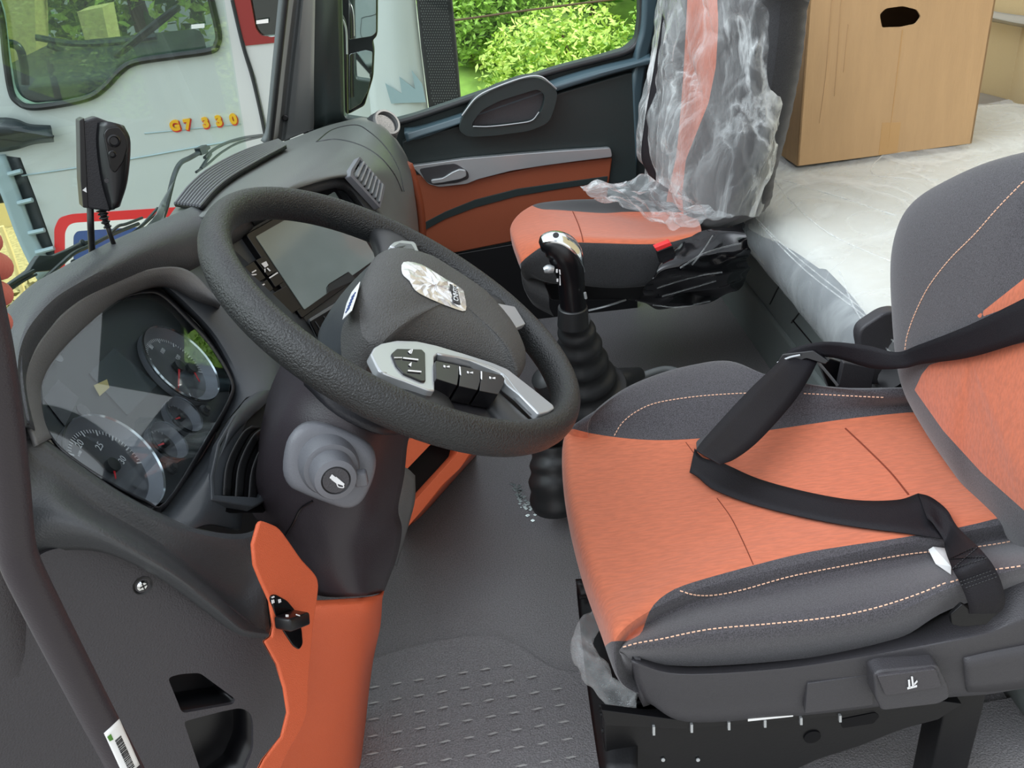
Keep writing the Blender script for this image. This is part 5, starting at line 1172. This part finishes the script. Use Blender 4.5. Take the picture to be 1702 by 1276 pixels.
# ================================================================ PASSENGER SEAT
ps = thing('cab_seat', 'far passenger seat with orange cushion and plastic wrapped backrest', 'seat', (.45, 2.3, 0))
def PY(l, y): return [P(a, b, Y=y) for a, b in l]
rows = [PY([(882, 462), (912, 470), (960, 474), (1020, 478), (1080, 474), (1150, 452)], 2.06),
        PY([(874, 446), (908, 462), (960, 467), (1020, 472), (1080, 466), (1160, 440)], 2.04),
        PY([(872, 424), (912, 408), (960, 404), (1020, 406), (1090, 404), (1165, 392)], 2.05),
        PY([(862, 398), (910, 386), (960, 385), (1020, 388), (1090, 390), (1165, 378)], 2.14),
        PY([(855, 374), (905, 364), (955, 364), (1015, 368), (1080, 374), (1160, 366)], 2.32),
        PY([(866, 354), (900, 348), (950, 351), (1005, 354), (1060, 360), (1150, 356)], 2.46),
        PY([(884, 342), (905, 336), (950, 332), (1000, 331), (1055, 332), (1145, 338)], 2.56),
        PY([(890, 346), (908, 342), (950, 340), (1000, 340), (1055, 342), (1145, 348)], 2.60)]
rows = [[r[0]+V(.05, 0, -.11), r[0]+V(.0, 0, -.07), r[0]+V(-.012, 0, -.02)]+r for r in rows]
pc = grid('seat_cushion', rows, 'pseat_cloth', ps, ru=5, rv=5, solid=0)
pn = [(862, 442), (880, 424), (908, 406), (935, 402), (1000, 404), (1100, 405), (1200, 392), (1200, 520), (860, 520), (850, 470)]
pf_ = [(880, 336), (898, 347), (930, 349), (1000, 354), (1040, 352), (1100, 352), (1200, 350), (1200, 310), (880, 310)]
seamzone(pc, [pn, pf_])
spc = Surf(pc)
for a in ([(952, 352), (960, 370), (966, 388), (969, 402)],):
    p = spc.path(a, .0003)
    if len(p) > 2: tube('seam_line', p, .0012, 'seam', ps, n=6, sm=1)
plate('base_box', rnd(PY([(905, 470), (1130, 455), (1110, 500), (915, 500)], 2.12), .01), .4, 'black', ps, bev=.01)
pbo = PP([(1066, 340), (1062, 290), (1068, 220), (1080, 140), (1094, 60), (1104, 0), (1112, -70), (1300, -70), (1296, 0), (1290, 80), (1278, 160), (1262, 240), (1246, 300), (1238, 350), (1200, 376), (1120, 392), (1085, 380)], X=.66)
pbm = pad('backrest', crv(pbo, 3, True), 'pseat_cloth', ps, h=.05, thick=.10, n=V(-1, -.1, .05), rings=8, k=2.4, inset=.7)
at = pbm.data.attributes.new('seam', 'FLOAT', 'POINT'); mw = wm(pbm)
q_ = pbm.modifiers.new('sub', 'SUBSURF'); q_.levels = 1; q_.render_levels = 1
bpy.context.view_layer.update(); pbm.data.attributes.remove(at)
me = D.meshes.new_from_object(pbm.evaluated_get(bpy.context.evaluated_depsgraph_get())); pbm.modifiers.clear(); pbm.data = me
at = me.attributes.new('seam', 'FLOAT', 'POINT')
po = [(1146, -60), (1190, -60), (1194, 40), (1190, 110), (1178, 170), (1160, 215), (1140, 265), (1134, 320), (1138, 400), (1104, 400), (1108, 330), (1124, 260), (1130, 200), (1136, 120)]
for i, v in enumerate(me.vertices): at.data[i].value = -sdist(proj(mw @ v.co), po)
bk3 = thing('red_buckle', 'red topped belt buckle at the near edge of the passenger cushion', 'buckle', P(1104, 420, Y=2.0))
plate('red_button', rnd(PY([(1088, 412), (1114, 402), (1117, 408), (1092, 418)], 1.99), .002), .02, 'red', bk3, bev=.002)
plate('buckle_body', rnd(PY([(1092, 418), (1118, 408), (1126, 430), (1100, 446)], 1.99), .003), .024, 'black', bk3, bev=.003)
# belt hanging at the door side of the passenger seat
blt = strap('seat_belt', PY([(1112, -60), (1104, 0), (1096, 60), (1084, 130), (1072, 200), (1066, 260), (1078, 290)], 2.30), PY([(1118, -60), (1112, 0), (1110, 60), (1104, 130), (1096, 200), (1090, 260), (1090, 300)], 2.28), 'belt', None)
tag(blt, 'black belt strap under clear plastic on the passenger backrest', 'seat belt')
# clear film over the passenger backrest
def cr_f(v):
    a = noise.noise_vector(V(v.x*12, v.y*12, v.z*7))*.036+noise.noise_vector(V(v.x*30, v.y*30, v.z*18))*.014
    return v+V(.016-abs(a.x)*.8, a.y*.6, a.z*.5)
rows = [PY([(1096, -60), (1084, 0), (1078, 60), (1070, 120), (1058, 180), (1054, 240), (1068, 296)], 2.50),
        PY([(1120, -60), (1110, 0), (1108, 70), (1104, 140), (1096, 200), (1094, 260), (1098, 310)], 2.14),
        PY([(1165, -60), (1160, 0), (1158, 80), (1150, 160), (1138, 230), (1128, 290), (1126, 340)], 2.02),
        PY([(1210, -60), (1208, 0), (1204, 80), (1196, 170), (1186, 240), (1174, 310), (1168, 365)], 1.95),
        PY([(1255, -60), (1254, 0), (1250, 80), (1240, 170), (1228, 240), (1214, 310), (1205, 365)], 1.90),
        PY([(1312, -60), (1308, 0), (1304, 80), (1294, 170), (1282, 240), (1266, 310), (1246, 356)], 1.94),
        PY([(1314, -60), (1310, 0), (1306, 80), (1296, 170), (1284, 240), (1268, 310), (1250, 356)], 2.2)]
flm = grid('plastic_cover', rows, 'film', None, ru=16, rv=12, solid=0, fn=cr_f)
tag(flm, 'crumpled clear plastic cover hanging over the passenger backrest', 'plastic cover')
rows = [PY([(968, 322), (1000, 312), (1040, 316), (1070, 300), (1100, 300), (1150, 340), (1210, 350), (1240, 350)], 2.42),
        PY([(976, 332), (1010, 326), (1046, 336), (1076, 344), (1110, 352), (1160, 356), (1212, 358), (1242, 354)], 2.25),
        PY([(990, 340), (1024, 344), (1054, 356), (1084, 372), (1114, 378), (1164, 372), (1214, 368), (1240, 362)], 2.14),
        PY([(1006, 344), (1036, 356), (1064, 370), (1092, 384), (1118, 392), (1160, 386), (1200, 374), (1236, 368)], 2.08)]
sk2 = grid('cover_skirt', rows, 'film', flm, ru=10, rv=10, solid=0, fn=lambda v: v+noise.noise_vector(v*26)*.02+V(0, 0, .02))
# dark glossy wrapping round the seat foot
rows = [PY([(1100, 440), (1112, 420), (1140, 400), (1180, 385), (1215, 378), (1240, 374)], 2.02),
        PY([(1078, 460), (1098, 450), (1135, 436), (1180, 424), (1220, 414), (1246, 402)], 1.96),
        PY([(1066, 480), (1090, 478), (1135, 470), (1185, 462), (1222, 450), (1244, 440)], 1.97),
        PY([(1056, 500), (1084, 508), (1130, 508), (1180, 502), (1216, 484), (1236, 470)], 2.02)]
dkw = grid('dark_wrapping', rows, 'gloss', None, ru=10, rv=10, solid=0, fn=lambda v: v+noise.noise_vector(V(v.x*9, v.y*9, v.z*34))*.018)
tag(dkw, 'shiny black plastic wrapping around the foot of the passenger seat', 'plastic wrapping')
sdk = Surf(dkw)
for a in ([(1092, 478), (1130, 466), (1170, 456), (1200, 452)], [(1100, 492), (1150, 478), (1190, 466)], [(1130, 445), (1165, 424), (1200, 412), (1232, 404)], [(1085, 506), (1130, 510), (1180, 500)], [(1150, 440), (1170, 415), (1185, 392)]):
    p = sdk.path(a, .001)
    if len(p) > 3: tube('glossy_fold', p, .0018, 'film', dkw, n=6, sm=1)
tube('floor_cable', [P(978, 516, Y=2.1), P(1010, 508, Y=2.1), P(1040, 498, Y=2.12)], .003, 'silver', ps, n=8)
# ================================================================ CAMERA DEVICE ON THE DASH
dv = thing('dash_camera', 'tall black camera device on thin stalks in front of the windscreen', 'camera', P(165, 430, Y=1.30))
YV = 1.27
ax_u = V(0.55, .83, 0)   # device faces the driver
DP = PL(P(150, 280, Y=YV), V(.45, -.85, .1))
bo3 = [DP.at(x, y) for x, y in [(136, 203), (150, 199), (166, 202), (180, 205), (192, 214), (201, 250), (200, 300), (194, 320), (185, 348), (170, 350), (148, 346), (140, 300)]]
plate('body', rnd([DP.at(x, y) for x, y in [(135, 203), (160, 194), (186, 204), (200, 216), (202, 300), (190, 330), (184, 352), (148, 347), (140, 340)]], .003), .03, 'dash_dark', dv, bev=.003)
plate('side_fin', [DP.at(x, y, .002) for x, y in [(132, 200), (140, 196), (145, 300), (147, 346), (138, 345), (134, 300)]], .034, 'black', dv, bev=.001)
grid('face_bulge', [[DP.at(x, y, .001) for x, y in [(162, 204), (160, 240), (168, 300), (182, 350)]], [DP.at(x, y, .014) for x, y in [(180, 202), (182, 240), (186, 300), (188, 348)]], [DP.at(x, y, .010) for x, y in [(204, 208), (214, 235), (210, 300), (198, 344)]], [DP.at(x, y, -.02) for x, y in [(208, 212), (217, 240), (212, 300), (200, 342)]]], 'black', dv, solid=.004)
plate('lens_window', rnd([DP.at(x, y, .0165) for x, y in [(172, 222), (180, 212), (198, 210), (210, 226), (212, 246), (206, 268), (192, 288), (184, 282)]], .004), .005, 'gloss', dv, bev=.0015)
for x, y, r in ((189, 234, .0085), (186, 256, .005)): 
    l = lathe('camera_lens', DP.at(x, y, .016), DP.n if DP.n.dot(CAM-DP.o) > 0 else -DP.n, [(r, -.002), (r, .003), (r*.75, .004), (r*.6, .001)], 'black', dv, n=28)
lathe('screw', DP.at(177, 300, .010), DP.n if DP.n.dot(CAM-DP.o) > 0 else -DP.n, [(.003, 0), (.003, .0015)], 'seat_plastic', dv, n=14)
multi('arrow_mark', [[DP.at(x, y, .0035) for x, y in ((137, 316), (143, 311), (144, 320))]], 'mark', dv)
tube('stalk', [DP.at(150, 344, -.008), DP.at(151, 380, -.008), P(154, 436, Y=YV)], .0045, 'black', dv, n=10)
tube('cable', [DP.at(172, 350, -.004), DP.at(178, 372, -.004), DP.at(184, 392, -.004), P(194, 418, Y=YV)], .0032, 'black', dv, n=10)
cc = crv([DP.at(170, 350, -.004), DP.at(173, 362, -.004), DP.at(179, 378, -.004)], 10)
tube('strain_relief', cc, [.0065+.0018*math.cos(i*1.3)-.00012*i for i in range(len(cc))], 'black', dv, n=14, sm=1)
# ================================================================ OUTSIDE
gd = grid('ground', [[V(x, y, -1.15+.03*math.sin(x*3)+.02*math.sin(y*2)) for x in (-9, -5, -2, 0, 3, 8)] for y in (-3, -1, .5, 1.8, 3.0)], 'ground', solid=.02); struct(gd)
gd2 = grid('ground', [[V(x, y, -1.15+.03*math.sin(x*3)+.02*math.sin(y*2)) for x in (-9, -5, -2, 0, 3, 8)] for y in (3.0, 4, 5, 8, 14)], 'grass', solid=.02); struct(gd2)
XW = -.88
def PX(l, x=XW): return [P(a, b, X=x) for a, b in l]
# wipers in front of the windscreen, on the black cowl
cw_ = thing('windscreen_cowl', 'grey cowl panel below the windscreen under the wipers', 'cowl', (-.9, 1.6, .7))
grid('cowl_panel', [PX([(60, 560), (130, 480), (200, 432), (262, 396), (310, 330), (372, 288), (420, 262), (450, 246)], -.80), PX([(150, 500), (210, 440), (240, 420), (300, 380), (350, 330), (420, 290), (450, 270), (470, 256)], -.74)], 'truck_dark', cw_, solid=.01)
grid('cowl_wedge', [PX([(250, 372), (270, 335), (290, 300)], -.86), PX([(200, 414), (262, 384), (262, 390)], -.84), PX([(270, 392), (276, 380), (300, 350)], -.80)], 'pillar', cw_, solid=.01)
w1 = thing('windscreen_wiper', 'folded wiper arms and linkage low on the left part of the windscreen', 'wiper', P(60, 460, X=XW))
plate('wiper_arm', PX([(8, 478), (50, 448), (60, 432), (66, 424), (90, 424), (112, 415), (140, 401), (152, 398), (150, 410), (120, 424), (96, 440), (84, 450), (62, 452), (20, 478)], XW-.02), .012, 'truck_dark', w1, bev=.002)
for l, r in (([(8, 478), (30, 464), (56, 450)], .004), ([(16, 482), (40, 466), (60, 456)], .003), ([(34, 516), (46, 500), (56, 488), (76, 468), (96, 456), (124, 440), (150, 428), (200, 398), (230, 380), (262, 346)], .004), ([(40, 512), (80, 478), (120, 450), (170, 420), (220, 390), (266, 350)], .0022), ([(52, 498), (80, 484), (84, 474)], .004), ([(76, 462), (100, 440), (124, 420), (150, 408), (190, 388), (230, 372)], .005), ([(110, 458), (116, 444), (128, 438), (160, 424)], .003), ([(180, 392), (196, 376), (210, 372), (236, 362)], .004)):
    tube('wiper_blade', PX(l, XW), r, 'truck_dark', w1, n=8)
for x, y in ((76, 465), (49, 497), (122, 437), (136, 404)): lathe('pivot', P(x, y, X=XW+.012), (1, -.3, .3), [(.008, 0), (.008, .004), (.004, .006)], 'truck_dark', w1, n=16)
tube('bright_edge', PX([(56, 495), (80, 474), (100, 460), (130, 444)], XW+.006), .0014, 'silver', w1, n=6)
w2 = thing('windscreen_wiper', 'wiper with bent arm at the passenger end of the windscreen', 'wiper', P(340, 260, X=XW))
tube('wiper_arm', PX([(264, 384), (268, 368), (276, 345), (282, 320), (290, 290), (300, 271), (316, 262), (334, 252), (346, 245)], XW), .008, 'truck_dark', w2, n=10)
tube('wiper_blade', PX([(326, 286), (346, 272), (370, 252), (400, 236), (440, 226)], XW), .0045, 'truck_dark', w2, n=8)
tube('wiper_spine', PX([(340, 262), (356, 248), (380, 236), (410, 228), (442, 224)], XW), .006, 'truck_dark', w2, n=8)
tube('wiper_link', PX([(334, 280), (346, 262), (350, 256)], XW), .006, 'truck_dark', w2, n=8)
plate('wiper_clip', PX([(332, 246), (344, 240), (347, 254), (336, 258)], XW+.01), .02, 'truck_dark', w2, bev=.002)
# our own mirror on the passenger door
mr_ = thing('door_mirror', 'door mirror with a curved arm outside the passenger window', 'mirror', P(600, 80, Y=3.12))
tube('mirror_arm', [P(526, 8, Y=3.0), P(545, 14, Y=3.02), P(560, 24, Y=3.03), P(569, 44, Y=3.04), P(571, 90, Y=3.04), P(571, 140, Y=3.04), P(572, 195, Y=3.04)], .014, 'black', mr_, n=14)
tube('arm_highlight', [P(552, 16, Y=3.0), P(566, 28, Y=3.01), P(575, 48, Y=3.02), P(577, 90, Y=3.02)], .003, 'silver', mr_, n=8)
plate('housing', rnd(PY([(556, -60), (628, -60), (627, 60), (619, 68), (622, 85), (620, 130), (606, 176), (580, 190), (556, 190)], 3.20), .01), .05, 'black', mr_, bev=.006)
mg = D.materials.new('mirror_glass'); mg.use_nodes = True; MC['mirror_glass'] = mg
b_ = mg.node_tree.nodes['Principled BSDF']; b_.inputs['Metallic'].default_value = 1; b_.inputs['Roughness'].default_value = .02; b_.inputs['Base Color'].default_value = (.85, .88, .88, 1)
MN = V(-.55, -.8, .15)
for nm, q in (('mirror_upper_glass', [(580, -60), (625, -60), (625, 54), (618, 60), (580, 66)]), ('mirror_lower_glass', [(581, 90), (608, 83), (619, 86), (618, 120), (612, 150), (600, 172), (580, 184)])):
    plate(nm, rnd(PY(q, 3.188), .006), .003, 'mirror_glass', mr_, bev=.0005)
# ---- neighbouring truck ----------------------------------------
YT = 4.6
tk = thing('white_truck', 'white truck cab parked alongside, gold numbers on its door', 'truck', (-1.0, 5.4, -1.1))
twin = PY([(-120, -140), (-30, -60), (0, 20), (10, 100), (18, 150), (28, 166), (50, 176), (95, 172), (148, 160), (175, 142), (200, 116), (226, 102), (290, 92), (350, 82), (359, 72), (361, 55), (352, 10), (335, -60), (310, -150)], YT)
door_o = PY([(-400, -300), (330, -300), (385, 0), (404, 76), (420, 130), (436, 200), (452, 290), (500, 560), (104, 560), (96, 430), (60, 330), (34, 262), (-60, 250), (-400, 300)], YT)
td = plate('door_skin', door_o, .06, 'truck', tk, holes=[rnd(twin, .02)], bev=.006, n=V(0, -1, 0))
plate('rear_skin', PY([(404, 64), (460, 60), (522, 50), (522, -300), (1000, -300), (1000, -200), (684, -60), (714, 192), (722, 360), (506, 560), (456, 290), (440, 200), (424, 130), (406, 78)], YT), .06, 'truck', tk, bev=.006, n=V(0, -1, 0))
plate('side_skirt', PY([(-300, 300), (30, 262), (58, 330), (90, 420), (96, 560), (60, 560), (20, 420), (-10, 330), (-30, 300)], YT), .04, 'truck_blue', tk, bev=.006, n=V(0, -1, 0)) if False else None
tube('window_seal', PY([(-30, -60), (0, 20), (10, 100), (18, 150), (28, 168), (50, 178), (95, 174), (148, 162), (175, 144), (200, 118), (226, 103), (290, 93), (350, 84), (361, 72), (363, 55), (353, 10), (336, -60)], YT-.01), .016, 'rubber', tk, n=8)
plate('window_glass', rnd(twin, .02), .005, 'truck_glass', tk, bev=0, n=V(0, -1, 0))
D.objects['window_glass'].location.y += .02
# maroon rear corner window
rwq = plate('maroon_panel', PY([(386, -100), (520, -100), (520, 60), (466, 70), (408, 76), (392, 30), (386, 0)], YT-.005), .02, 'maroon', tk, bev=.002, holes=[rnd(PY([(412, -100), (500, -100), (500, 50), (452, 62), (434, 60), (425, 48), (416, 0)], YT-.005), .012)], n=V(0, -1, 0))
plate('maroon_window_glass', PY([(408, -100), (505, -100), (505, 56), (430, 64), (420, 48)], YT+.02), .005, 'truck_glass', tk, bev=0, n=V(0, -1, 0))
for q in ([(426, 34), (446, 31), (446, 38), (426, 40)], [(318, 41), (340, 39), (340, 46), (318, 48)]): multi('window_tag', [PY(q, YT+.0)], 'white', tk)
# seams, creases and handle
tube('door_gap', PY([(386, 0), (404, 76), (420, 130), (436, 200), (452, 288)], YT-.004), .009, 'truck_dark', tk, n=6)
tube('body_crease', PY([(36, 292), (120, 280), (230, 262), (330, 244), (400, 232)], YT-.002), .004, 'truck_blue', tk, n=6)
tube('body_crease', PY([(240, 222), (320, 214), (400, 206)], YT-.001), .003, 'truck_blue', tk, n=6)
hd2 = grid('outer_handle', [PY([(-60, 200), (0, 195), (28, 198), (50, 206), (84, 208)], YT-.04), PY([(-60, 222), (0, 215), (30, 218), (56, 222), (88, 228)], YT-.10), PY([(-60, 258), (0, 253), (30, 248), (56, 240), (90, 236)], YT-.04)], 'truck_dark', tk, solid=.02)
# step opening with blue-grey ribs, trailing down to the left
grid('entry_pillar', [PY([(-30, 262), (0, 320), (30, 400), (64, 470)], YT-.04), PY([(8, 258), (32, 320), (62, 400), (92, 450)], YT-.02)], 'truck_blue', tk, solid=.04)
grid('entry_recess', [PY([(4, 256), (28, 320), (58, 396), (88, 440)], YT+.01), PY([(24, 252), (54, 320), (74, 380), (98, 440)], YT-.0)], 'truck_dark', tk, solid=.03)
for a in ([(14, 290), (36, 284)], [(30, 338), (54, 332)], [(48, 388), (74, 382)], [(60, 420), (90, 412)]): tube('step_rib', PY(a, YT-.03), .012, 'truck_blue', tk, n=8, sm=1)
# emblem sticker: red, white, blue rounded frames
def ring_(o_, i_, m, y, nm): return plate(nm, rnd(PY(o_, y), .02), .004, m, tk, holes=[rnd(PY(i_, y), .015)] if i_ else [], bev=0, n=V(0, -1, 0))
ring_([(90, 380), (98, 362), (118, 356), (300, 344), (318, 500), (92, 500)], [(108, 386), (114, 374), (124, 370), (290, 360), (300, 480), (108, 480)], 'red', YT-.004, 'red_frame')
ring_([(108, 386), (114, 374), (124, 370), (290, 360), (300, 480), (108, 480)], [(122, 392), (128, 384), (280, 374), (290, 470), (122, 470)], 'white', YT-.004, 'white_frame')
ring_([(122, 392), (128, 384), (280, 374), (290, 470), (122, 470)], None, 'blue', YT-.003, 'blue_field')
# raised gold lettering
a_, b2_ = P(283, 212, Y=YT-.01), P(398, 196, Y=YT-.01); e_ = (b2_-a_).normalized(); up_ = V(0, 0, 1)
for s, x, y in (('G', 291, 209), ('7', 312, 207), ('3', 342, 204), ('3', 364, 201), ('0', 388, 198)):
    txt('gold_numeral', s, P(x, y, Y=YT-.004), V(e_.x, 0, e_.z), up_, .062, 'gold', tk, ext=.008, bold=.004); txt('red_shadow', s, P(x+1.5, y+2, Y=YT-.001), V(e_.x, 0, e_.z), up_, .064, 'red', tk, ext=.004, bold=.005)
# cab interior seen through its window
abox('truck_dashboard', -2.5, -1.5, 4.9, 6.4, .0, .58, 'truck_dark', tk, bev=.05)
abox('truck_seat', -1.05, -.65, 5.0, 5.5, .4, 1.3, 'mesh_black', tk, bev=.06)
abox('truck_far_door', -2.4, -.3, 6.6, 6.65, -.3, .30, 'truck_dark', tk, bev=.02)
tube('truck_steering_wheel', [V(-1.55+.18*math.cos(t), 5.35+.22*math.sin(t), .72+.10*math.cos(t)) for t in [k*math.pi/10 for k in range(20)]], .016, 'black', tk, closed=True, n=8)
tube('truck_mirror_arm', PY([(10, 72), (24, 74), (34, 84), (40, 110), (42, 140)], 4.9), .02, 'truck_dark', tk, n=10)
for l in ([(60, 62), (120, 72), (190, 70), (260, 60)], [(80, 74), (130, 92), (200, 88)]): tube('inner_wiper', PY(l, 6.0), .02, 'truck_dark', tk, n=6)
# rear air deflector with black mesh grille, seen through the passenger window
grid('air_deflector', [PY([(600, -60), (604, 60), (612, 140), (618, 200)], 4.42), PY([(650, -60), (656, 60), (664, 140), (670, 215)], 4.38), PY([(684, -60), (696, 60), (706, 140), (716, 215)], 4.40)], 'truck', tk, solid=.03)
plate('mesh_grille', PY([(686, -60), (746, -60), (758, 60), (766, 160), (768, 220), (718, 220), (700, 80)], 4.39), .06, 'mesh_black', tk, bev=.01, n=V(0, -1, 0))
holes_ = []
for i in range(14):
    for j in range(44):
        t = j/44; x = 697+t*22+i*4.0+(j % 2)*2; y = -8+j*4.4
        if x > 690+ (y/160)*22+6 and x < 742+y*.12: holes_.append([P(x+a, y+b, Y=4.383) for a, b in ((-1.1, 0), (0, -1.2), (1.1, 0), (0, 1.2))])
multi('mesh_openings', holes_, 'pillar', tk, th=.001)
for q in ([(652, 142), (684, 162), (676, 148), (706, 170), (688, 128), (712, 160), (700, 178), (650, 168)],): 
    pass
plate('zigzag_patch', PY([(640, 138), (668, 156), (664, 128), (690, 148), (684, 116), (702, 140), (708, 170), (650, 172)], 4.375), .003, 'truck_blue', tk, bev=0)  # blue-grey zigzag patch on the air deflector
# ---- greenery ---------------------------------------------------
hl = grid('hillside', [[V(x, y, z+.15*math.sin(x*1.7+y)) for x in (-.4, .2, .8, 1.5, 2.5, 4, 7)] for y, z in ((5.4, -1.4), (7, -.9), (9, .2), (12, 2.0), (16, 5.0))], 'hill', solid=.05); struct(hl)
def leaves(name, c, rad, n, m, size, parent):
    vs = []; fs = []
    for i in range(n):
        d = V(random.gauss(0, 1), random.gauss(0, 1), random.gauss(0, 1)); d.normalize(); r = random.random()**.45
        p = Vector(c)+V(d.x*rad[0], d.y*rad[1], d.z*rad[2])*r
        a = V(random.gauss(0, 1), random.gauss(0, 1), random.gauss(0, .6)).normalized(); b = a.cross(V(random.gauss(0, 1), random.gauss(0, 1), random.gauss(0, 1))).normalized(); s = size*random.uniform(.6, 1.3); o = len(vs)
        vs += [p-a*s, p+b*s*.4-a*.2*s, p+a*s, p-b*s*.4-a*.2*s]; fs.append((o, o+1, o+2, o+3))
    me = D.meshes.new(name); me.from_pydata([tuple(v) for v in vs], [], fs); me.materials.append(MC[m])
    ob = D.objects.new(name, me); COL.objects.link(ob); put(ob, parent); return ob
spots = [(.9, 7.2, -.1, .9), (1.9, 7.0, .0, .9), (2.9, 7.4, .2, 1.0), (1.3, 8.4, .7, 1.0), (2.4, 8.6, .8, 1.1), (3.6, 8.6, .7, 1.1), (.3, 8.3, .3, .9), (1.8, 10, 1.7, 1.2), (3.2, 10.2, 1.8, 1.3), (.5, 10, 1.5, 1.1), (4.6, 9.8, 1.6, 1.3)]
desc = ['low bright bush nearest behind the mesh grille', 'low bright bush in the middle of the window foot', 'low bush at the rear end of the window foot', 'mid height bush left of centre on the slope', 'mid height bush at the centre of the slope', 'mid height bush right of centre on the slope', 'bush half hidden behind the mesh grille', 'high bush in the upper middle of the slope', 'high bush in the upper right of the slope', 'high bush in the upper left of the slope', 'high bush beyond the window frame']
for k, (x, y, z, s) in enumerate(spots):
    b = thing('bush', desc[k]+', green leaves', 'bush', (x, y, z-s*.8), group='bushes on the slope')
    leaves('foliage', (x, y, z), (s*.75, s*.6, s*.55), 5200, ('leaf1', 'leaf2', 'leaf1', 'leaf1', 'leaf2')[k % 5], .03, b)
    leaves('inner_foliage', (x, y+.1, z-.1), (s*.7, s*.5, s*.5), 1300, ('leaf2', 'leaf3')[k % 2], .06, b)
    tube('stem', [V(x, y, z-s*.8), V(x+.05, y, z), V(x, y, z+s*.3)], [.03, .02, .01], 'wood', b, n=6)
for k, (x, y, z, s) in enumerate([(-4.8, 10, 1.2, 1.8), (-2.9, 9.6, 1.4, 1.7), (-1.2, 9.8, 1.5, 1.6), (-6.5, 11, 1.5, 2.2)]):
    b = thing('tree', ['leafy tree behind the white truck at the left', 'leafy tree seen through the truck door window', 'leafy tree seen through the rear of the truck window', 'leafy tree at the far left edge'][k], 'tree', (x, y, -1.1), group='trees behind the truck')
    leaves('foliage', (x, y, z), (s, s*.6, s*.9), 3600, ('leaf2', 'leaf1')[k % 2], .09, b); leaves('inner_foliage', (x, y+.2, z), (s*.9, s*.5, s*.8), 1800, 'leaf3', .12, b)
    tube('trunk', [V(x, y, -1.1), V(x+.1, y, 0), V(x, y, z+s*.5)], [.12, .09, .03], 'wood', b, n=10)
hs2 = plate('yellow_building', PP([(-200, -300), (46, -300), (62, 130), (30, 420), (-200, 420)], Y=8.3), .3, 'yellow', None, bev=0)
hs3 = plate('pale_wall', PP([(128, 20), (170, 12), (186, 92), (150, 96)], Y=7.7), .3, 'yellow', None, bev=0); tag(hs3, 'small pale wall gap glimpsed between trees through the white truck', 'building'); tag(hs2, 'pale yellow wall behind the left end of the white truck window', 'building')
yp = tube('yellow_pole', [P(2, 376, Y=4.0), P(22, 430, Y=4.0), P(46, 510, Y=4.0)], .012, 'yellow', None, n=8); tag(yp, 'thin yellow rod leaning by the dry grass at the left edge', 'rod')
wr2 = tube('overhead_wire', [P(755, 34, Y=7), P(900, 14, Y=7), P(1060, -6, Y=7)], .008, 'wood', None, n=6); tag(wr2, 'thin dark wire crossing above the bushes', 'wire')
gr_ = leaves('dry_grass', (-2.1, 4.6, -1.0), (2.2, 1.8, .3), 9000, 'grass', .08, None); tag(gr_, 'dry straw coloured grass on the ground beside the white truck', 'grass', kind='stuff')
# ================================================================ tidy up: nothing stays top-level without a label
bpy.context.view_layer.update()
